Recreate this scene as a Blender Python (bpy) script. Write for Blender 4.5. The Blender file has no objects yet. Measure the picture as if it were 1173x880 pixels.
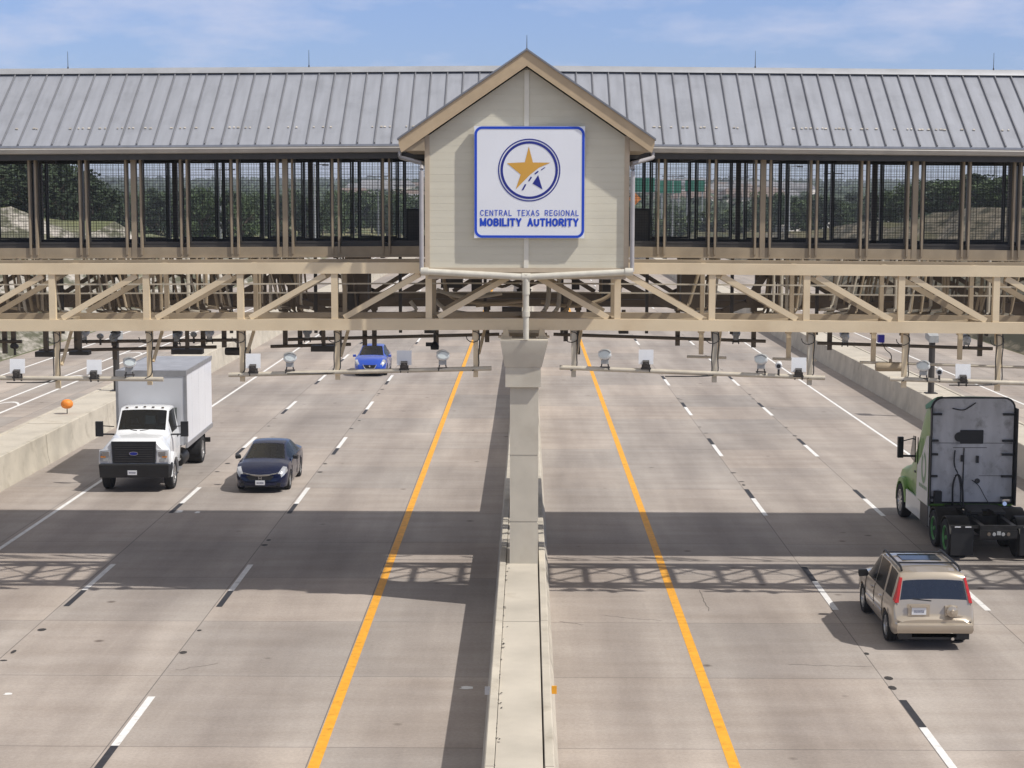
import bpy, bmesh, math, random
from mathutils import Vector, Matrix, Euler
R = math.radians
random.seed(7)
S = bpy.context.scene
COL = S.collection

# ------------------------------------------------------------------ camera
CAM_LOC = Vector((0.10, 0.0, 9.73))
F_PX = 2000.0
PITCH, YAW, ROLL = R(6.19), R(0.50), R(0.12)
cam_data = bpy.data.cameras.new('camera')
cam_data.sensor_width = 36.0
cam_data.lens = F_PX / 1173.0 * 36.0
cam_data.clip_start = 0.5
cam_data.clip_end = 12000.0
cam = bpy.data.objects.new('camera', cam_data)
COL.objects.link(cam)
cam.matrix_world = (Matrix.Translation(CAM_LOC) @ Matrix.Rotation(YAW, 4, 'Z')
                    @ Matrix.Rotation(math.pi/2 - PITCH, 4, 'X') @ Matrix.Rotation(ROLL, 4, 'Z'))
S.camera = cam
CM = cam.matrix_world.to_3x3()
def ray(px, py):
    return CM @ Vector(((px-586.5)/F_PX, (440.0-py)/F_PX, -1.0))
def at(px, py, Y):                       # survey helper: point of a sight line at forward distance Y
    d = ray(px, py)
    return CAM_LOC + d * (Y / d.y)
def gnd(px, py, z=0.0):
    d = ray(px, py)
    return CAM_LOC + d * ((z - CAM_LOC.z) / d.z)

# ------------------------------------------------------------------ materials
def lin(c):
    return tuple(((v/255.0+0.055)/1.055)**2.4 if v/255.0 > 0.04045 else v/255.0/12.92 for v in c)
def mat(name, col, rough=0.6, metal=0.0, var=0.12, scale=3.0, bump=0.0, coat=0.0, spec=0.5, stretch=None, detail=4.0):
    m = bpy.data.materials.new(name); m.use_nodes = True
    nt = m.node_tree; b = nt.nodes['Principled BSDF']
    b.inputs['Roughness'].default_value = rough
    b.inputs['Metallic'].default_value = metal
    b.inputs['Coat Weight'].default_value = coat
    b.inputs['Coat Roughness'].default_value = 0.06
    b.inputs['Specular IOR Level'].default_value = spec
    tc = nt.nodes.new('ShaderNodeTexCoord')
    mp = nt.nodes.new('ShaderNodeMapping')
    if stretch: mp.inputs['Scale'].default_value = stretch
    nt.links.new(tc.outputs['Object'], mp.inputs['Vector'])
    n = nt.nodes.new('ShaderNodeTexNoise'); n.inputs['Scale'].default_value = scale; n.inputs['Detail'].default_value = detail
    nt.links.new(mp.outputs['Vector'], n.inputs['Vector'])
    r = nt.nodes.new('ShaderNodeValToRGB')
    r.color_ramp.elements[0].position = 0.3; r.color_ramp.elements[1].position = 0.72
    r.color_ramp.elements[0].color = tuple(max(0, c*(1-var)) for c in col) + (1,)
    r.color_ramp.elements[1].color = tuple(min(1, c*(1+var)) for c in col) + (1,)
    nt.links.new(n.outputs['Fac'], r.inputs['Fac'])
    nt.links.new(r.outputs['Color'], b.inputs['Base Color'])
    if bump:
        bp = nt.nodes.new('ShaderNodeBump'); bp.inputs['Strength'].default_value = bump; bp.inputs['Distance'].default_value = 0.02
        nt.links.new(n.outputs['Fac'], bp.inputs['Height']); nt.links.new(bp.outputs['Normal'], b.inputs['Normal'])
    return m

M = {}
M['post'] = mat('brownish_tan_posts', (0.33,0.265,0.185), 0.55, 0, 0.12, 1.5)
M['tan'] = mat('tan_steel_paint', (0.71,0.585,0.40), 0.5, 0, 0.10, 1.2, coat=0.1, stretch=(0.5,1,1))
M['tan_dark'] = mat('shade_tan_steel', (0.37,0.295,0.20), 0.55, 0, 0.18, 1.5)  # tan steel darkened for the shaded truss back face and undersides
M['brown'] = mat('brown_shade_steel', (0.15,0.12,0.09), 0.6, 0, 0.2, 2)  # brown parts; on rear truss and arms it stands for walkway shade
M['pipe'] = mat('pale_pipe_paint', (0.52,0.47,0.38), 0.45, 0, 0.12, 4)
M['whitepipe'] = mat('cream_drain_pipe', (0.60,0.57,0.49), 0.45, 0, 0.10, 5)
M['downspout'] = mat('grey_downspout', (0.42,0.40,0.40), 0.4, 0.2, 0.08, 5)
M['roof'] = mat('galvanised_roof_sheet', (0.34,0.355,0.395), 0.45, 0.25, 0.09, 2.0, stretch=(3,0.35,0.35))
M['seam'] = mat('roof_seam_metal', (0.24,0.245,0.265), 0.45, 0.4, 0.1, 3)
M['cap'] = mat('ridge_cap_metal', (0.42,0.43,0.45), 0.45, 0.4, 0.1, 2)
M['guard'] = mat('snow_guard_plastic', (0.50,0.46,0.40), 0.4, 0, 0.4, 8)
M['gutter'] = mat('grey_gutter', (0.44,0.42,0.39), 0.45, 0.1, 0.1, 3)
M['fascia'] = mat('tan_fascia_board', (0.49,0.375,0.24), 0.6, 0, 0.08, 4)
M['trim'] = mat('tan_corner_trim', (0.52,0.43,0.32), 0.55, 0, 0.06, 4)
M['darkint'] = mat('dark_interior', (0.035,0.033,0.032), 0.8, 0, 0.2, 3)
M['frame'] = mat('dark_bronze_frame', (0.05,0.046,0.042), 0.5, 0, 0.15, 4)
M['wire'] = mat('dark_wire_mesh', (0.022,0.021,0.02), 0.7, 0, 0.1, 5)
M['conc'] = mat('pier_concrete', (0.53,0.49,0.41), 0.85, 0, 0.09, 1.4, bump=0.15, detail=8)
M['barrier'] = mat('barrier_concrete', (0.50,0.455,0.375), 0.88, 0, 0.16, 0.9, bump=0.2, detail=9)
M['slab'] = mat('median_slab_concrete', (0.50,0.455,0.38), 0.9, 0, 0.16, 0.7, bump=0.25, detail=10)
M['white'] = mat('white_marking_paint', (0.75,0.74,0.72), 0.7, 0, 0.12, 6, detail=8)
M['yellow'] = mat('yellow_marking_paint', (0.78,0.365,0.025), 0.65, 0, 0.14, 5, detail=8)
M['black_mark'] = mat('black_contrast_paint', (0.028,0.028,0.034), 0.8, 0, 0.3, 6)
M['scar'] = mat('dark_button_scar', (0.04,0.036,0.034), 0.85, 0, 0.3, 8)
M['black'] = mat('black_plastic', (0.014,0.014,0.015), 0.5, 0, 0.2, 5)
M['rubber'] = mat('tyre_rubber', (0.016,0.016,0.017), 0.85, 0, 0.25, 12)
M['alloy'] = mat('alloy_rim', (0.50,0.50,0.50), 0.35, 0.8, 0.1, 8)
M['chrome'] = mat('chrome_trim', (0.75,0.75,0.75), 0.15, 1.0, 0.05, 8)
M['glass'] = mat('dark_car_glass', (0.012,0.017,0.02), 0.06, 0, 0.3, 2, spec=0.45)
M['rearglass'] = mat('blue_reflecting_rear_glass', (0.012,0.02,0.026), 0.03, 0, 0.5, 1.6, spec=1.0, coat=1.0)
M['sideglass'] = mat('dark_side_glass', (0.010,0.012,0.013), 0.15, 0, 0.3, 2, spec=0.07)
M['batten'] = mat('cream_batten', (0.72,0.69,0.60), 0.6, 0, 0.04, 3)
M['box_front'] = mat('shade_white_box_front', (0.60,0.61,0.64), 0.5, 0, 0.06, 0.8)  # box white toned down for the weaker light on the front face
M['tealglass'] = mat('teal_windshield_glass', (0.012,0.030,0.030), 0.06, 0, 0.6, 1.6, spec=0.8)
M['head'] = mat('headlight_lens', (0.50,0.51,0.53), 0.10, 0.3, 0.25, 5, coat=0.8)
M['red'] = mat('red_taillight_lens', (0.50,0.02,0.014), 0.2, 0, 0.2, 10, coat=0.5)
M['amber'] = mat('amber_lens', (0.7,0.25,0.03), 0.25, 0, 0.1, 10)
M['plate'] = mat('license_plate', (0.72,0.73,0.75), 0.5, 0, 0.05, 4)
M['plate_ink'] = mat('plate_ink', (0.30,0.31,0.36), 0.6, 0, 0.7, 40)
M['sensor_white'] = mat('white_sensor_housing', (0.74,0.75,0.76), 0.4, 0, 0.05, 6)
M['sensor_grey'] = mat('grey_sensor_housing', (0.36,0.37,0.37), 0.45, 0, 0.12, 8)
M['lens'] = mat('pale_flash_lens', (0.66,0.72,0.72), 0.15, 0, 0.06, 6, coat=0.4)
M['dark'] = mat('dark_bracket', (0.05,0.045,0.042), 0.55, 0, 0.2, 6)
M['cable'] = mat('black_cable', (0.03,0.028,0.027), 0.6, 0, 0.1, 6)
M['blue_sensor'] = mat('blue_sensor_lens', (0.04,0.03,0.55), 0.3, 0, 0.05, 6)
M['sign_white'] = mat('white_sign_face', (0.80,0.82,0.87), 0.45, 0, 0.03, 1)
M['sign_blue'] = mat('blue_sign_vinyl', (0.01,0.065,0.55), 0.4, 0, 0.06, 2)
M['sign_navy'] = mat('navy_sign_vinyl', (0.012,0.022,0.24), 0.4, 0, 0.06, 2)
M['sign_gold'] = mat('gold_sign_vinyl', (0.66,0.36,0.06), 0.4, 0, 0.05, 2)
M['orange'] = mat('orange_ball', (0.80,0.25,0.03), 0.55, 0, 0.2, 6)
M['truck_white'] = mat('white_truck_paint', (0.80,0.81,0.82), 0.3, 0, 0.03, 1, coat=0.6)
M['box_white'] = mat('white_box_panel', (0.80,0.81,0.84), 0.4, 0, 0.04, 0.8, coat=0.2)
M['alu'] = mat('aluminium_rail', (0.36,0.36,0.37), 0.45, 0.5, 0.12, 4)
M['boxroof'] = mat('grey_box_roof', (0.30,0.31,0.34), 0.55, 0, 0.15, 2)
M['navy'] = mat('dark_navy_paint', (0.004,0.008,0.034), 0.2, 0.0, 0.1, 1, coat=0.3, spec=0.35)
M['bluecar'] = mat('bright_blue_paint', (0.008,0.07,0.48), 0.28, 0.2, 0.08, 1, coat=1.0)
M['gold'] = mat('champagne_paint', (0.47,0.405,0.32), 0.28, 0.45, 0.05, 1, coat=0.8)
M['green'] = mat('green_cab_paint', (0.13,0.30,0.03), 0.45, 0.0, 0.08, 1, coat=0.25)
M['hubgreen'] = mat('green_wheel_hub', (0.08,0.30,0.09), 0.4, 0.1, 0.15, 4)
M['cabback'] = mat('dusty_cab_back', (0.52,0.52,0.53), 0.6, 0, 0.22, 1.6, detail=9, stretch=(1.6,1,0.5))
M['cabwhite'] = mat('pale_sleeper_panel', (0.55,0.57,0.56), 0.4, 0, 0.06, 1, coat=0.4)
M['graphic'] = mat('green_graphic', (0.10,0.28,0.12), 0.4, 0, 0.2, 3)
M['teal'] = mat('teal_roof_edge', (0.10,0.26,0.13), 0.7, 0, 0.1, 3)
M['grease'] = mat('greasy_steel', (0.022,0.021,0.02), 0.55, 0.3, 0.4, 5)
M['bark'] = mat('tree_bark', (0.10,0.075,0.055), 0.9, 0, 0.3, 6)
M['leaf_a'] = mat('dark_juniper_leaf', (0.030,0.050,0.018), 0.75, 0, 0.45, 0.9)
M['leaf_b'] = mat('oak_leaf', (0.052,0.085,0.026), 0.7, 0, 0.45, 0.8)
M['leaf_c'] = mat('pale_shrub_leaf', (0.085,0.12,0.04), 0.7, 0, 0.4, 0.8)
M['wood_mass'] = mat('distant_woodland', (0.040,0.062,0.028), 0.8, 0, 0.5, 0.08)
M['hwysign'] = mat('green_highway_sign', (0.01,0.17,0.10), 0.5, 0, 0.1, 1)
M['galv'] = mat('galvanised_pole', (0.35,0.36,0.36), 0.5, 0.4, 0.1, 3)
M['wall_pale'] = mat('pale_house_wall', (0.60,0.56,0.50), 0.8, 0, 0.15, 0.2)
M['wall_tan'] = mat('tan_house_wall', (0.42,0.34,0.26), 0.8, 0, 0.15, 0.2)
M['roof_brown'] = mat('brown_shingle_roof', (0.16,0.12,0.10), 0.85, 0, 0.2, 0.5)
M['roof_grey'] = mat('grey_shingle_roof', (0.20,0.20,0.21), 0.85, 0, 0.2, 0.5)
M['retain'] = mat('white_retaining_wall', (0.55,0.53,0.49), 0.85, 0, 0.2, 0.4)

def tinted(name, tint, ior=1.5):
    m = bpy.data.materials.new(name); m.use_nodes = True
    nt = m.node_tree; nt.nodes.remove(nt.nodes['Principled BSDF'])
    tr = nt.nodes.new('ShaderNodeBsdfTransparent'); tr.inputs[0].default_value = tuple(tint)+(1,)
    gl = nt.nodes.new('ShaderNodeBsdfGlossy'); gl.inputs['Roughness'].default_value = 0.03; gl.inputs[0].default_value = (1,0.97,0.92,1)
    fr = nt.nodes.new('ShaderNodeFresnel'); fr.inputs[0].default_value = ior
    mx = nt.nodes.new('ShaderNodeMixShader'); nt.links.new(fr.outputs[0], mx.inputs[0]); nt.links.new(tr.outputs[0], mx.inputs[1]); nt.links.new(gl.outputs[0], mx.inputs[2])
    nt.links.new(mx.outputs[0], nt.nodes['Material Output'].inputs['Surface'])
    return m
M['w_car'] = tinted('tinted_windshield', (0.60,0.68,0.68)); M['w_truck'] = tinted('green_tinted_windshield', (0.66,0.80,0.77)); M['w_rear'] = tinted('dark_privacy_glass', (0.34,0.40,0.41), 1.95)
M['seat'] = mat('grey_seat_cloth', (0.17,0.18,0.18), 0.9, 0, 0.15, 8); M['seat_light'] = mat('pale_headrest', (0.22,0.22,0.21), 0.85, 0, 0.1, 8)
M['skin'] = mat('skin_tone', (0.36,0.22,0.15), 0.6, 0, 0.1, 8); M['liner'] = mat('cab_lining', (0.10,0.11,0.11), 0.9, 0, 0.2, 4)
def siding_mat():
    m = mat('cream_lap_siding', (0.62,0.585,0.475), 0.65, 0, 0.05, 1.5, stretch=(0.3,1,3))
    nt = m.node_tree; b = nt.nodes['Principled BSDF']
    tc = nt.nodes.new('ShaderNodeTexCoord'); sp = nt.nodes.new('ShaderNodeSeparateXYZ')
    nt.links.new(tc.outputs['Object'], sp.inputs[0])
    md = nt.nodes.new('ShaderNodeMath'); md.operation = 'FRACT'
    ml = nt.nodes.new('ShaderNodeMath'); ml.operation = 'MULTIPLY'; ml.inputs[1].default_value = 1/0.165
    nt.links.new(sp.outputs['Z'], ml.inputs[0]); nt.links.new(ml.outputs[0], md.inputs[0])
    bp = nt.nodes.new('ShaderNodeBump'); bp.inputs['Strength'].default_value = 0.65; bp.inputs['Distance'].default_value = 0.012; bp.invert = True
    nt.links.new(md.outputs[0], bp.inputs['Height']); nt.links.new(bp.outputs['Normal'], b.inputs['Normal'])
    return m
def stain(m, scale, lo, p0, p1):
    nt = m.node_tree; b = nt.nodes['Principled BSDF']; src = b.inputs['Base Color'].links[0].from_socket
    tc = nt.nodes.new('ShaderNodeTexCoord'); n = nt.nodes.new('ShaderNodeTexNoise'); n.inputs['Scale'].default_value = scale; n.inputs['Detail'].default_value = 8; n.inputs['Roughness'].default_value = 0.62
    nt.links.new(tc.outputs['Object'], n.inputs['Vector'])
    r = nt.nodes.new('ShaderNodeValToRGB'); e = r.color_ramp.elements
    e[0].position = p0; e[0].color = (1,1,1,1); e[1].position = p1; e[1].color = tuple(lo)+(1,)
    nt.links.new(n.outputs['Fac'], r.inputs['Fac'])
    mx = nt.nodes.new('ShaderNodeMix'); mx.data_type = 'RGBA'; mx.blend_type = 'MULTIPLY'; mx.inputs[0].default_value = 1
    nt.links.new(src, mx.inputs[6]); nt.links.new(r.outputs['Color'], mx.inputs[7]); nt.links.new(mx.outputs[2], b.inputs['Base Color'])
stain(M['slab'], 0.7, (0.74,0.72,0.69), 0.58, 0.72)
stain(M['barrier'], 1.6, (0.72,0.70,0.67), 0.55, 0.75)
stain(M['conc'], 1.1, (0.84,0.82,0.80), 0.5, 0.75)
stain(M['cabback'], 2.6, (0.55,0.54,0.52), 0.54, 0.70)
stain(M['yellow'], 3.5, (0.72,0.70,0.66), 0.56, 0.70)
stain(M['white'], 4.0, (0.72,0.71,0.70), 0.57, 0.70)
stain(M['tan'], 0.5, (0.90,0.87,0.84), 0.5, 0.68)
stain(M['roof'], 1.2, (0.86,0.86,0.86), 0.5, 0.7)
M['siding'] = siding_mat()
stain(M['siding'], 0.8, (0.93,0.92,0.90), 0.5, 0.7)

def road_mat():
    m = bpy.data.materials.new('road_concrete'); m.use_nodes = True
    nt = m.node_tree; L = nt.links.new; N = nt.nodes.new; b = nt.nodes['Principled BSDF']
    tc = N('ShaderNodeTexCoord')
    br = N('ShaderNodeTexBrick'); br.offset = 0.0; br.squash = 1.0
    br.inputs['Scale'].default_value = 1.0; br.inputs['Brick Width'].default_value = 3.66; br.inputs['Row Height'].default_value = 4.57
    br.inputs['Mortar Size'].default_value = 0.014; br.inputs['Mortar Smooth'].default_value = 0.4
    br.inputs['Color1'].default_value = (0.352,0.325,0.302,1); br.inputs['Color2'].default_value = (0.43,0.38,0.338,1)
    br.inputs['Mortar'].default_value = (0.175,0.16,0.15,1)
    mp = N('ShaderNodeMapping'); mp.inputs['Location'].default_value = (3.66*20, 4.57*20+2.0, 0)
    L(tc.outputs['Object'], mp.inputs['Vector']); L(mp.outputs['Vector'], br.inputs['Vector'])
    cur = br.outputs['Color']
    def mul(cur, fac_src, lo, hi, p0, p1):
        r = N('ShaderNodeValToRGB'); e = r.color_ramp.elements
        e[0].position = p0; e[1].position = p1
        e[0].color = tuple(lo)+(1,); e[1].color = tuple(hi)+(1,)
        L(fac_src, r.inputs['Fac'])
        mx = N('ShaderNodeMix'); mx.data_type = 'RGBA'; mx.blend_type = 'MULTIPLY'; mx.inputs[0].default_value = 1.0
        L(cur, mx.inputs[6]); L(r.outputs['Color'], mx.inputs[7])
        return mx.outputs[2]
    def noise(scale, stretch, detail=5, rough=0.55):
        mp = N('ShaderNodeMapping'); mp.inputs['Scale'].default_value = stretch
        L(tc.outputs['Object'], mp.inputs['Vector'])
        n = N('ShaderNodeTexNoise'); n.inputs['Scale'].default_value = scale; n.inputs['Detail'].default_value = detail; n.inputs['Roughness'].default_value = rough
        L(mp.outputs['Vector'], n.inputs['Vector']); return n.outputs['Fac']
    cur = mul(cur, noise(0.16, (1,0.6,1)), (0.80,0.79,0.78), (1.10,1.08,1.05), 0.32, 0.68)
    cur = mul(cur, noise(1.1, (1,0.10,1), 6), (0.83,0.82,0.82), (1.07,1.07,1.07), 0.32, 0.68)     # tyre streaks along the road
    cur = mul(cur, noise(0.9, (0.35,1.6,1), 6), (0.90,0.88,0.86), (1.05,1.05,1.05), 0.32, 0.66)
    cur = mul(cur, noise(14, (1,1,1), 6, 0.7), (0.86,0.86,0.86), (1.10,1.10,1.10), 0.3, 0.7)
    # darker lane centres: oil drip band, repeating each lane
    sp = N('ShaderNodeSeparateXYZ'); L(tc.outputs['Object'], sp.inputs[0])
    a = N('ShaderNodeMath'); a.operation = 'MULTIPLY'; a.inputs[1].default_value = 2*math.pi/3.66; L(sp.outputs['X'], a.inputs[0])
    c = N('ShaderNodeMath'); c.operation = 'COSINE'; L(a.outputs[0], c.inputs[0])
    mr = N('ShaderNodeMapRange'); mr.inputs[1].default_value = -1; mr.inputs[2].default_value = 1; L(c.outputs[0], mr.inputs[0])
    cur = mul(cur, mr.outputs[0], (0.90,0.89,0.89), (1.03,1.03,1.03), 0.0, 0.8)
    # rust / oil spots
    v = N('ShaderNodeTexVoronoi'); v.inputs['Scale'].default_value = 0.55; L(tc.outputs['Object'], v.inputs['Vector'])
    cur = mul(cur, v.outputs['Distance'], (0.45,0.42,0.40), (1,1,1), 0.03, 0.075)
    L(cur, b.inputs['Base Color'])
    b.inputs['Roughness'].default_value = 0.82
    bp = N('ShaderNodeBump'); bp.inputs['Strength'].default_value = 0.15; bp.inputs['Distance'].default_value = 0.01
    L(noise(30, (1,1,1), 4), bp.inputs['Height']); L(bp.outputs['Normal'], b.inputs['Normal'])
    return m
M['road'] = road_mat()

def ground_mat():
    m = bpy.data.materials.new('dry_grass_ground'); m.use_nodes = True
    nt = m.node_tree; L = nt.links.new; N = nt.nodes.new; b = nt.nodes['Principled BSDF']
    tc = N('ShaderNodeTexCoord'); n = N('ShaderNodeTexNoise'); n.inputs['Scale'].default_value = 0.05; n.inputs['Detail'].default_value = 9
    L(tc.outputs['Object'], n.inputs['Vector'])
    r = N('ShaderNodeValToRGB'); e = r.color_ramp.elements
    e[0].position = 0.34; e[0].color = (0.075,0.095,0.035,1); e[1].position = 0.66; e[1].color = (0.20,0.18,0.09,1)
    L(n.outputs['Fac'], r.inputs['Fac'])
    # limestone where the bank is steep
    g = N('ShaderNodeNewGeometry'); sp = N('ShaderNodeSeparateXYZ'); L(g.outputs['True Normal'], sp.inputs[0])
    mr = N('ShaderNodeMapRange'); mr.inputs[1].default_value = 0.93; mr.inputs[2].default_value = 0.84; L(sp.outputs['Z'], mr.inputs[0])
    n2 = N('ShaderNodeTexNoise'); n2.inputs['Scale'].default_value = 0.35; n2.inputs['Detail'].default_value = 10; n2.inputs['Roughness'].default_value = 0.7
    mp = N('ShaderNodeMapping'); mp.inputs['Scale'].default_value = (0.6,0.6,3); L(tc.outputs['Object'], mp.inputs['Vector']); L(mp.outputs['Vector'], n2.inputs['Vector'])
    r2 = N('ShaderNodeValToRGB'); e = r2.color_ramp.elements
    e[0].position = 0.44; e[0].color = (0.085,0.085,0.05,1); e[1].position = 0.60; e[1].color = (0.46,0.42,0.37,1)
    L(n2.outputs['Fac'], r2.inputs['Fac'])
    mx = N('ShaderNodeMix'); mx.data_type = 'RGBA'; L(mr.outputs[0], mx.inputs[0]); L(r.outputs['Color'], mx.inputs[6]); L(r2.outputs['Color'], mx.inputs[7])
    # reddish brown soil on the right-hand bank, pale limestone on the left
    sx_ = N('ShaderNodeSeparateXYZ'); L(tc.outputs['Object'], sx_.inputs[0])
    gt_ = N('ShaderNodeMath'); gt_.operation = 'GREATER_THAN'; gt_.inputs[1].default_value = 0; L(sx_.outputs['X'], gt_.inputs[0])
    m2 = N('ShaderNodeMix'); m2.data_type = 'RGBA'; m2.blend_type = 'MULTIPLY'; L(gt_.outputs[0], m2.inputs[0]); L(mx.outputs[2], m2.inputs[6]); m2.inputs[7].default_value = (0.50,0.46,0.36,1)
    L(m2.outputs[2], b.inputs['Base Color']); b.inputs['Roughness'].default_value = 0.95
    return m
M['ground'] = ground_mat()

# ------------------------------------------------------------------ mesh helpers
class MB:
    def __init__(s): s.bm = bmesh.new()
    def box(s, c, size, rot=None):
        c = Vector(c); hx, hy, hz = size[0]/2, size[1]/2, size[2]/2
        vs = []
        for x, y, z in ((-1,-1,-1),(1,-1,-1),(1,1,-1),(-1,1,-1),(-1,-1,1),(1,-1,1),(1,1,1),(-1,1,1)):
            v = Vector((x*hx, y*hy, z*hz))
            if rot is not None: v = rot @ v
            vs.append(s.bm.verts.new(c + v))
        for f in ((0,3,2,1),(4,5,6,7),(0,1,5,4),(1,2,6,5),(2,3,7,6),(3,0,4,7)):
            s.bm.faces.new([vs[i] for i in f])
        return s
    def span(s, x0, x1, y0, y1, z0, z1):
        return s.box(((x0+x1)/2, (y0+y1)/2, (z0+z1)/2), (abs(x1-x0), abs(y1-y0), abs(z1-z0)))
    def bar(s, p, q, w, h, up=(0,0,1)):
        p, q = Vector(p), Vector(q); d = q - p; L = d.length
        y = d.normalized(); u = Vector(up)
        if abs(y.dot(u)) > 0.98: u = Vector((0,1,0))
        x = y.cross(u).normalized(); z = x.cross(y)
        return s.box((p+q)/2, (w, L, h), Matrix((x, y, z)).transposed())
    def tube(s, pts, r, n=8, cap=True):
        pts = [Vector(p) for p in pts]; rings = []
        for i, p in enumerate(pts):
            a = pts[max(i-1, 0)]; b = pts[min(i+1, len(pts)-1)]
            t = (b - a).normalized(); u = Vector((0,0,1)) if abs(t.z) < 0.9 else Vector((0,1,0))
            x = t.cross(u).normalized(); y = x.cross(t)
            rr = r[i] if isinstance(r, (list, tuple)) else r
            rings.append([s.bm.verts.new(p + (x*math.cos(2*math.pi*k/n) + y*math.sin(2*math.pi*k/n))*rr) for k in range(n)])
        for a, b in zip(rings, rings[1:]):
            for k in range(n):
                f = s.bm.faces.new((a[k], a[(k+1)%n], b[(k+1)%n], b[k])); f.smooth = True
        if cap:
            s.bm.faces.new(rings[0]); s.bm.faces.new(rings[-1])
        return s
    def lathe(s, prof, axis_o, axis_d, n=20):           # prof: (along axis, radius)
        o = Vector(axis_o); d = Vector(axis_d).normalized()
        u = Vector((0,0,1)) if abs(d.z) < 0.9 else Vector((1,0,0))
        x = d.cross(u).normalized(); y = d.cross(x); rings = []
        for a, r in prof:
            rings.append([s.bm.verts.new(o + d*a + (x*math.cos(2*math.pi*k/n)+y*math.sin(2*math.pi*k/n))*max(r, 1e-4)) for k in range(n)])
        for a, b in zip(rings, rings[1:]):
            for k in range(n):
                f = s.bm.faces.new((a[k], a[(k+1)%n], b[(k+1)%n], b[k])); f.smooth = True
        s.bm.faces.new(rings[0]); s.bm.faces.new(rings[-1])
        return s
    def prism(s, poly, vec):                             # poly: 3D points, extruded by vec
        vec = Vector(vec); a = [s.bm.verts.new(Vector(p)) for p in poly]; b = [s.bm.verts.new(Vector(p)+vec) for p in poly]
        n = len(a); s.bm.faces.new(a); s.bm.faces.new(b[::-1])
        for i in range(n): s.bm.faces.new((a[i], b[i], b[(i+1)%n], a[(i+1)%n]))
        return s
    def face(s, pts):
        s.bm.faces.new([s.bm.verts.new(Vector(p)) for p in pts]); return s
    def loft(s, rings, cap=True, smooth=True):
        vr = [[s.bm.verts.new(Vector(p)) for p in r] for r in rings]; n = len(vr[0])
        for a, b in zip(vr, vr[1:]):
            for k in range(n):
                f = s.bm.faces.new((a[k], a[(k+1)%n], b[(k+1)%n], b[k])); f.smooth = smooth
        if cap: s.bm.faces.new(vr[0]); s.bm.faces.new(vr[-1])
        return s
    def crown(s, k):
        for v in s.bm.verts: v.co.z -= k*abs(v.co.x)
        return s
    def bevel(s, w, seg=2):
        es = [e for e in s.bm.edges if len(e.link_faces) == 2 and e.calc_face_angle(0) > R(35)]
        bmesh.ops.bevel(s.bm, geom=es, offset=w, segments=seg, affect='EDGES', profile=0.5, clamp_overlap=True)
        return s
    def build(s, name, material, parent=None, sharp=40):
        bm = s.bm
        bmesh.ops.recalc_face_normals(bm, faces=bm.faces[:])
        me = bpy.data.meshes.new(name); 
        off = ORG.get(parent.name) if parent is not None else None
        if off is not None: bmesh.ops.translate(bm, verts=bm.verts[:], vec=-off)
        bm.to_mesh(me); bm.free()
        me.materials.append(material)
        if sharp: 
            try: me.set_sharp_from_angle(angle=R(sharp))
            except Exception: pass
        o = bpy.data.objects.new(name, me); COL.objects.link(o)
        if parent is not None:
            o.parent = parent
            if off is not None: ORG[o.name] = off
        return o
ORG = {}
def tag(o, label, cat, group=None, kind=None):
    if label: o['label'] = label
    if cat: o['category'] = cat
    if group: o['group'] = group
    if kind: o['kind'] = kind
    return o
def thing(name, label, cat, loc=(0,0,0), rz=0.0, group=None, world=True):
    o = bpy.data.objects.new(name, None); COL.objects.link(o)
    o.empty_display_size = 0.2
    o.location = loc; o.rotation_euler = (0, 0, rz)
    if world: ORG[o.name] = Vector(loc)                # parts are given in world metres
    return tag(o, label, cat, group)
def structure(o): o['kind'] = 'structure'; return o
def copy_tree(o, parent=None):
    c = o.copy(); COL.objects.link(c)
    if parent is not None: c.parent = parent
    for ch in [x for x in o.children]: copy_tree(ch, c)
    return c

# ------------------------------------------------------------------ sky and sun
SUN = Vector((0.75, -0.285, 1.0)).normalized()
sun_el = math.asin(SUN.z); sun_az = math.atan2(SUN.x, SUN.y)
w = bpy.data.worlds.new('World'); S.world = w; w.use_nodes = True
nt = w.node_tree; bg = nt.nodes['Background']
sky = nt.nodes.new('ShaderNodeTexSky'); sky.sky_type = 'NISHITA'; sky.sun_disc = False
sky.sun_elevation = sun_el; sky.sun_rotation = sun_az
sky.air_density = 1.0; sky.dust_density = 0.3; sky.ozone_density = 1.5; sky.altitude = 200
tc = nt.nodes.new('ShaderNodeTexCoord'); sp = nt.nodes.new('ShaderNodeSeparateXYZ')
nt.links.new(tc.outputs['Generated'], sp.inputs[0])
az = nt.nodes.new('ShaderNodeMath'); az.operation = 'ADD'; az.inputs[1].default_value = 0.22
nt.links.new(sp.outputs['Z'], az.inputs[0])
mxz = nt.nodes.new('ShaderNodeMath'); mxz.operation = 'MAXIMUM'; mxz.inputs[1].default_value = 0.02; nt.links.new(az.outputs[0], mxz.inputs[0])
vd = nt.nodes.new('ShaderNodeVectorMath'); vd.operation = 'DIVIDE'
cb = nt.nodes.new('ShaderNodeCombineXYZ')
for i in range(3): nt.links.new(mxz.outputs[0], cb.inputs[i])
nt.links.new(tc.outputs['Generated'], vd.inputs[0]); nt.links.new(cb.outputs[0], vd.inputs[1])
cn = nt.nodes.new('ShaderNodeTexNoise'); cn.inputs['Scale'].default_value = 2.3; cn.inputs['Detail'].default_value = 9; cn.inputs['Roughness'].default_value = 0.6
nt.links.new(vd.outputs[0], cn.inputs['Vector'])
cr = nt.nodes.new('ShaderNodeValToRGB'); cr.color_ramp.elements[0].position = 0.47; cr.color_ramp.elements[1].position = 0.70
cr.color_ramp.elements[0].color = (0.06,0.06,0.06,1); cr.color_ramp.elements[1].color = (0.72,0.72,0.72,1)
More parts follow.
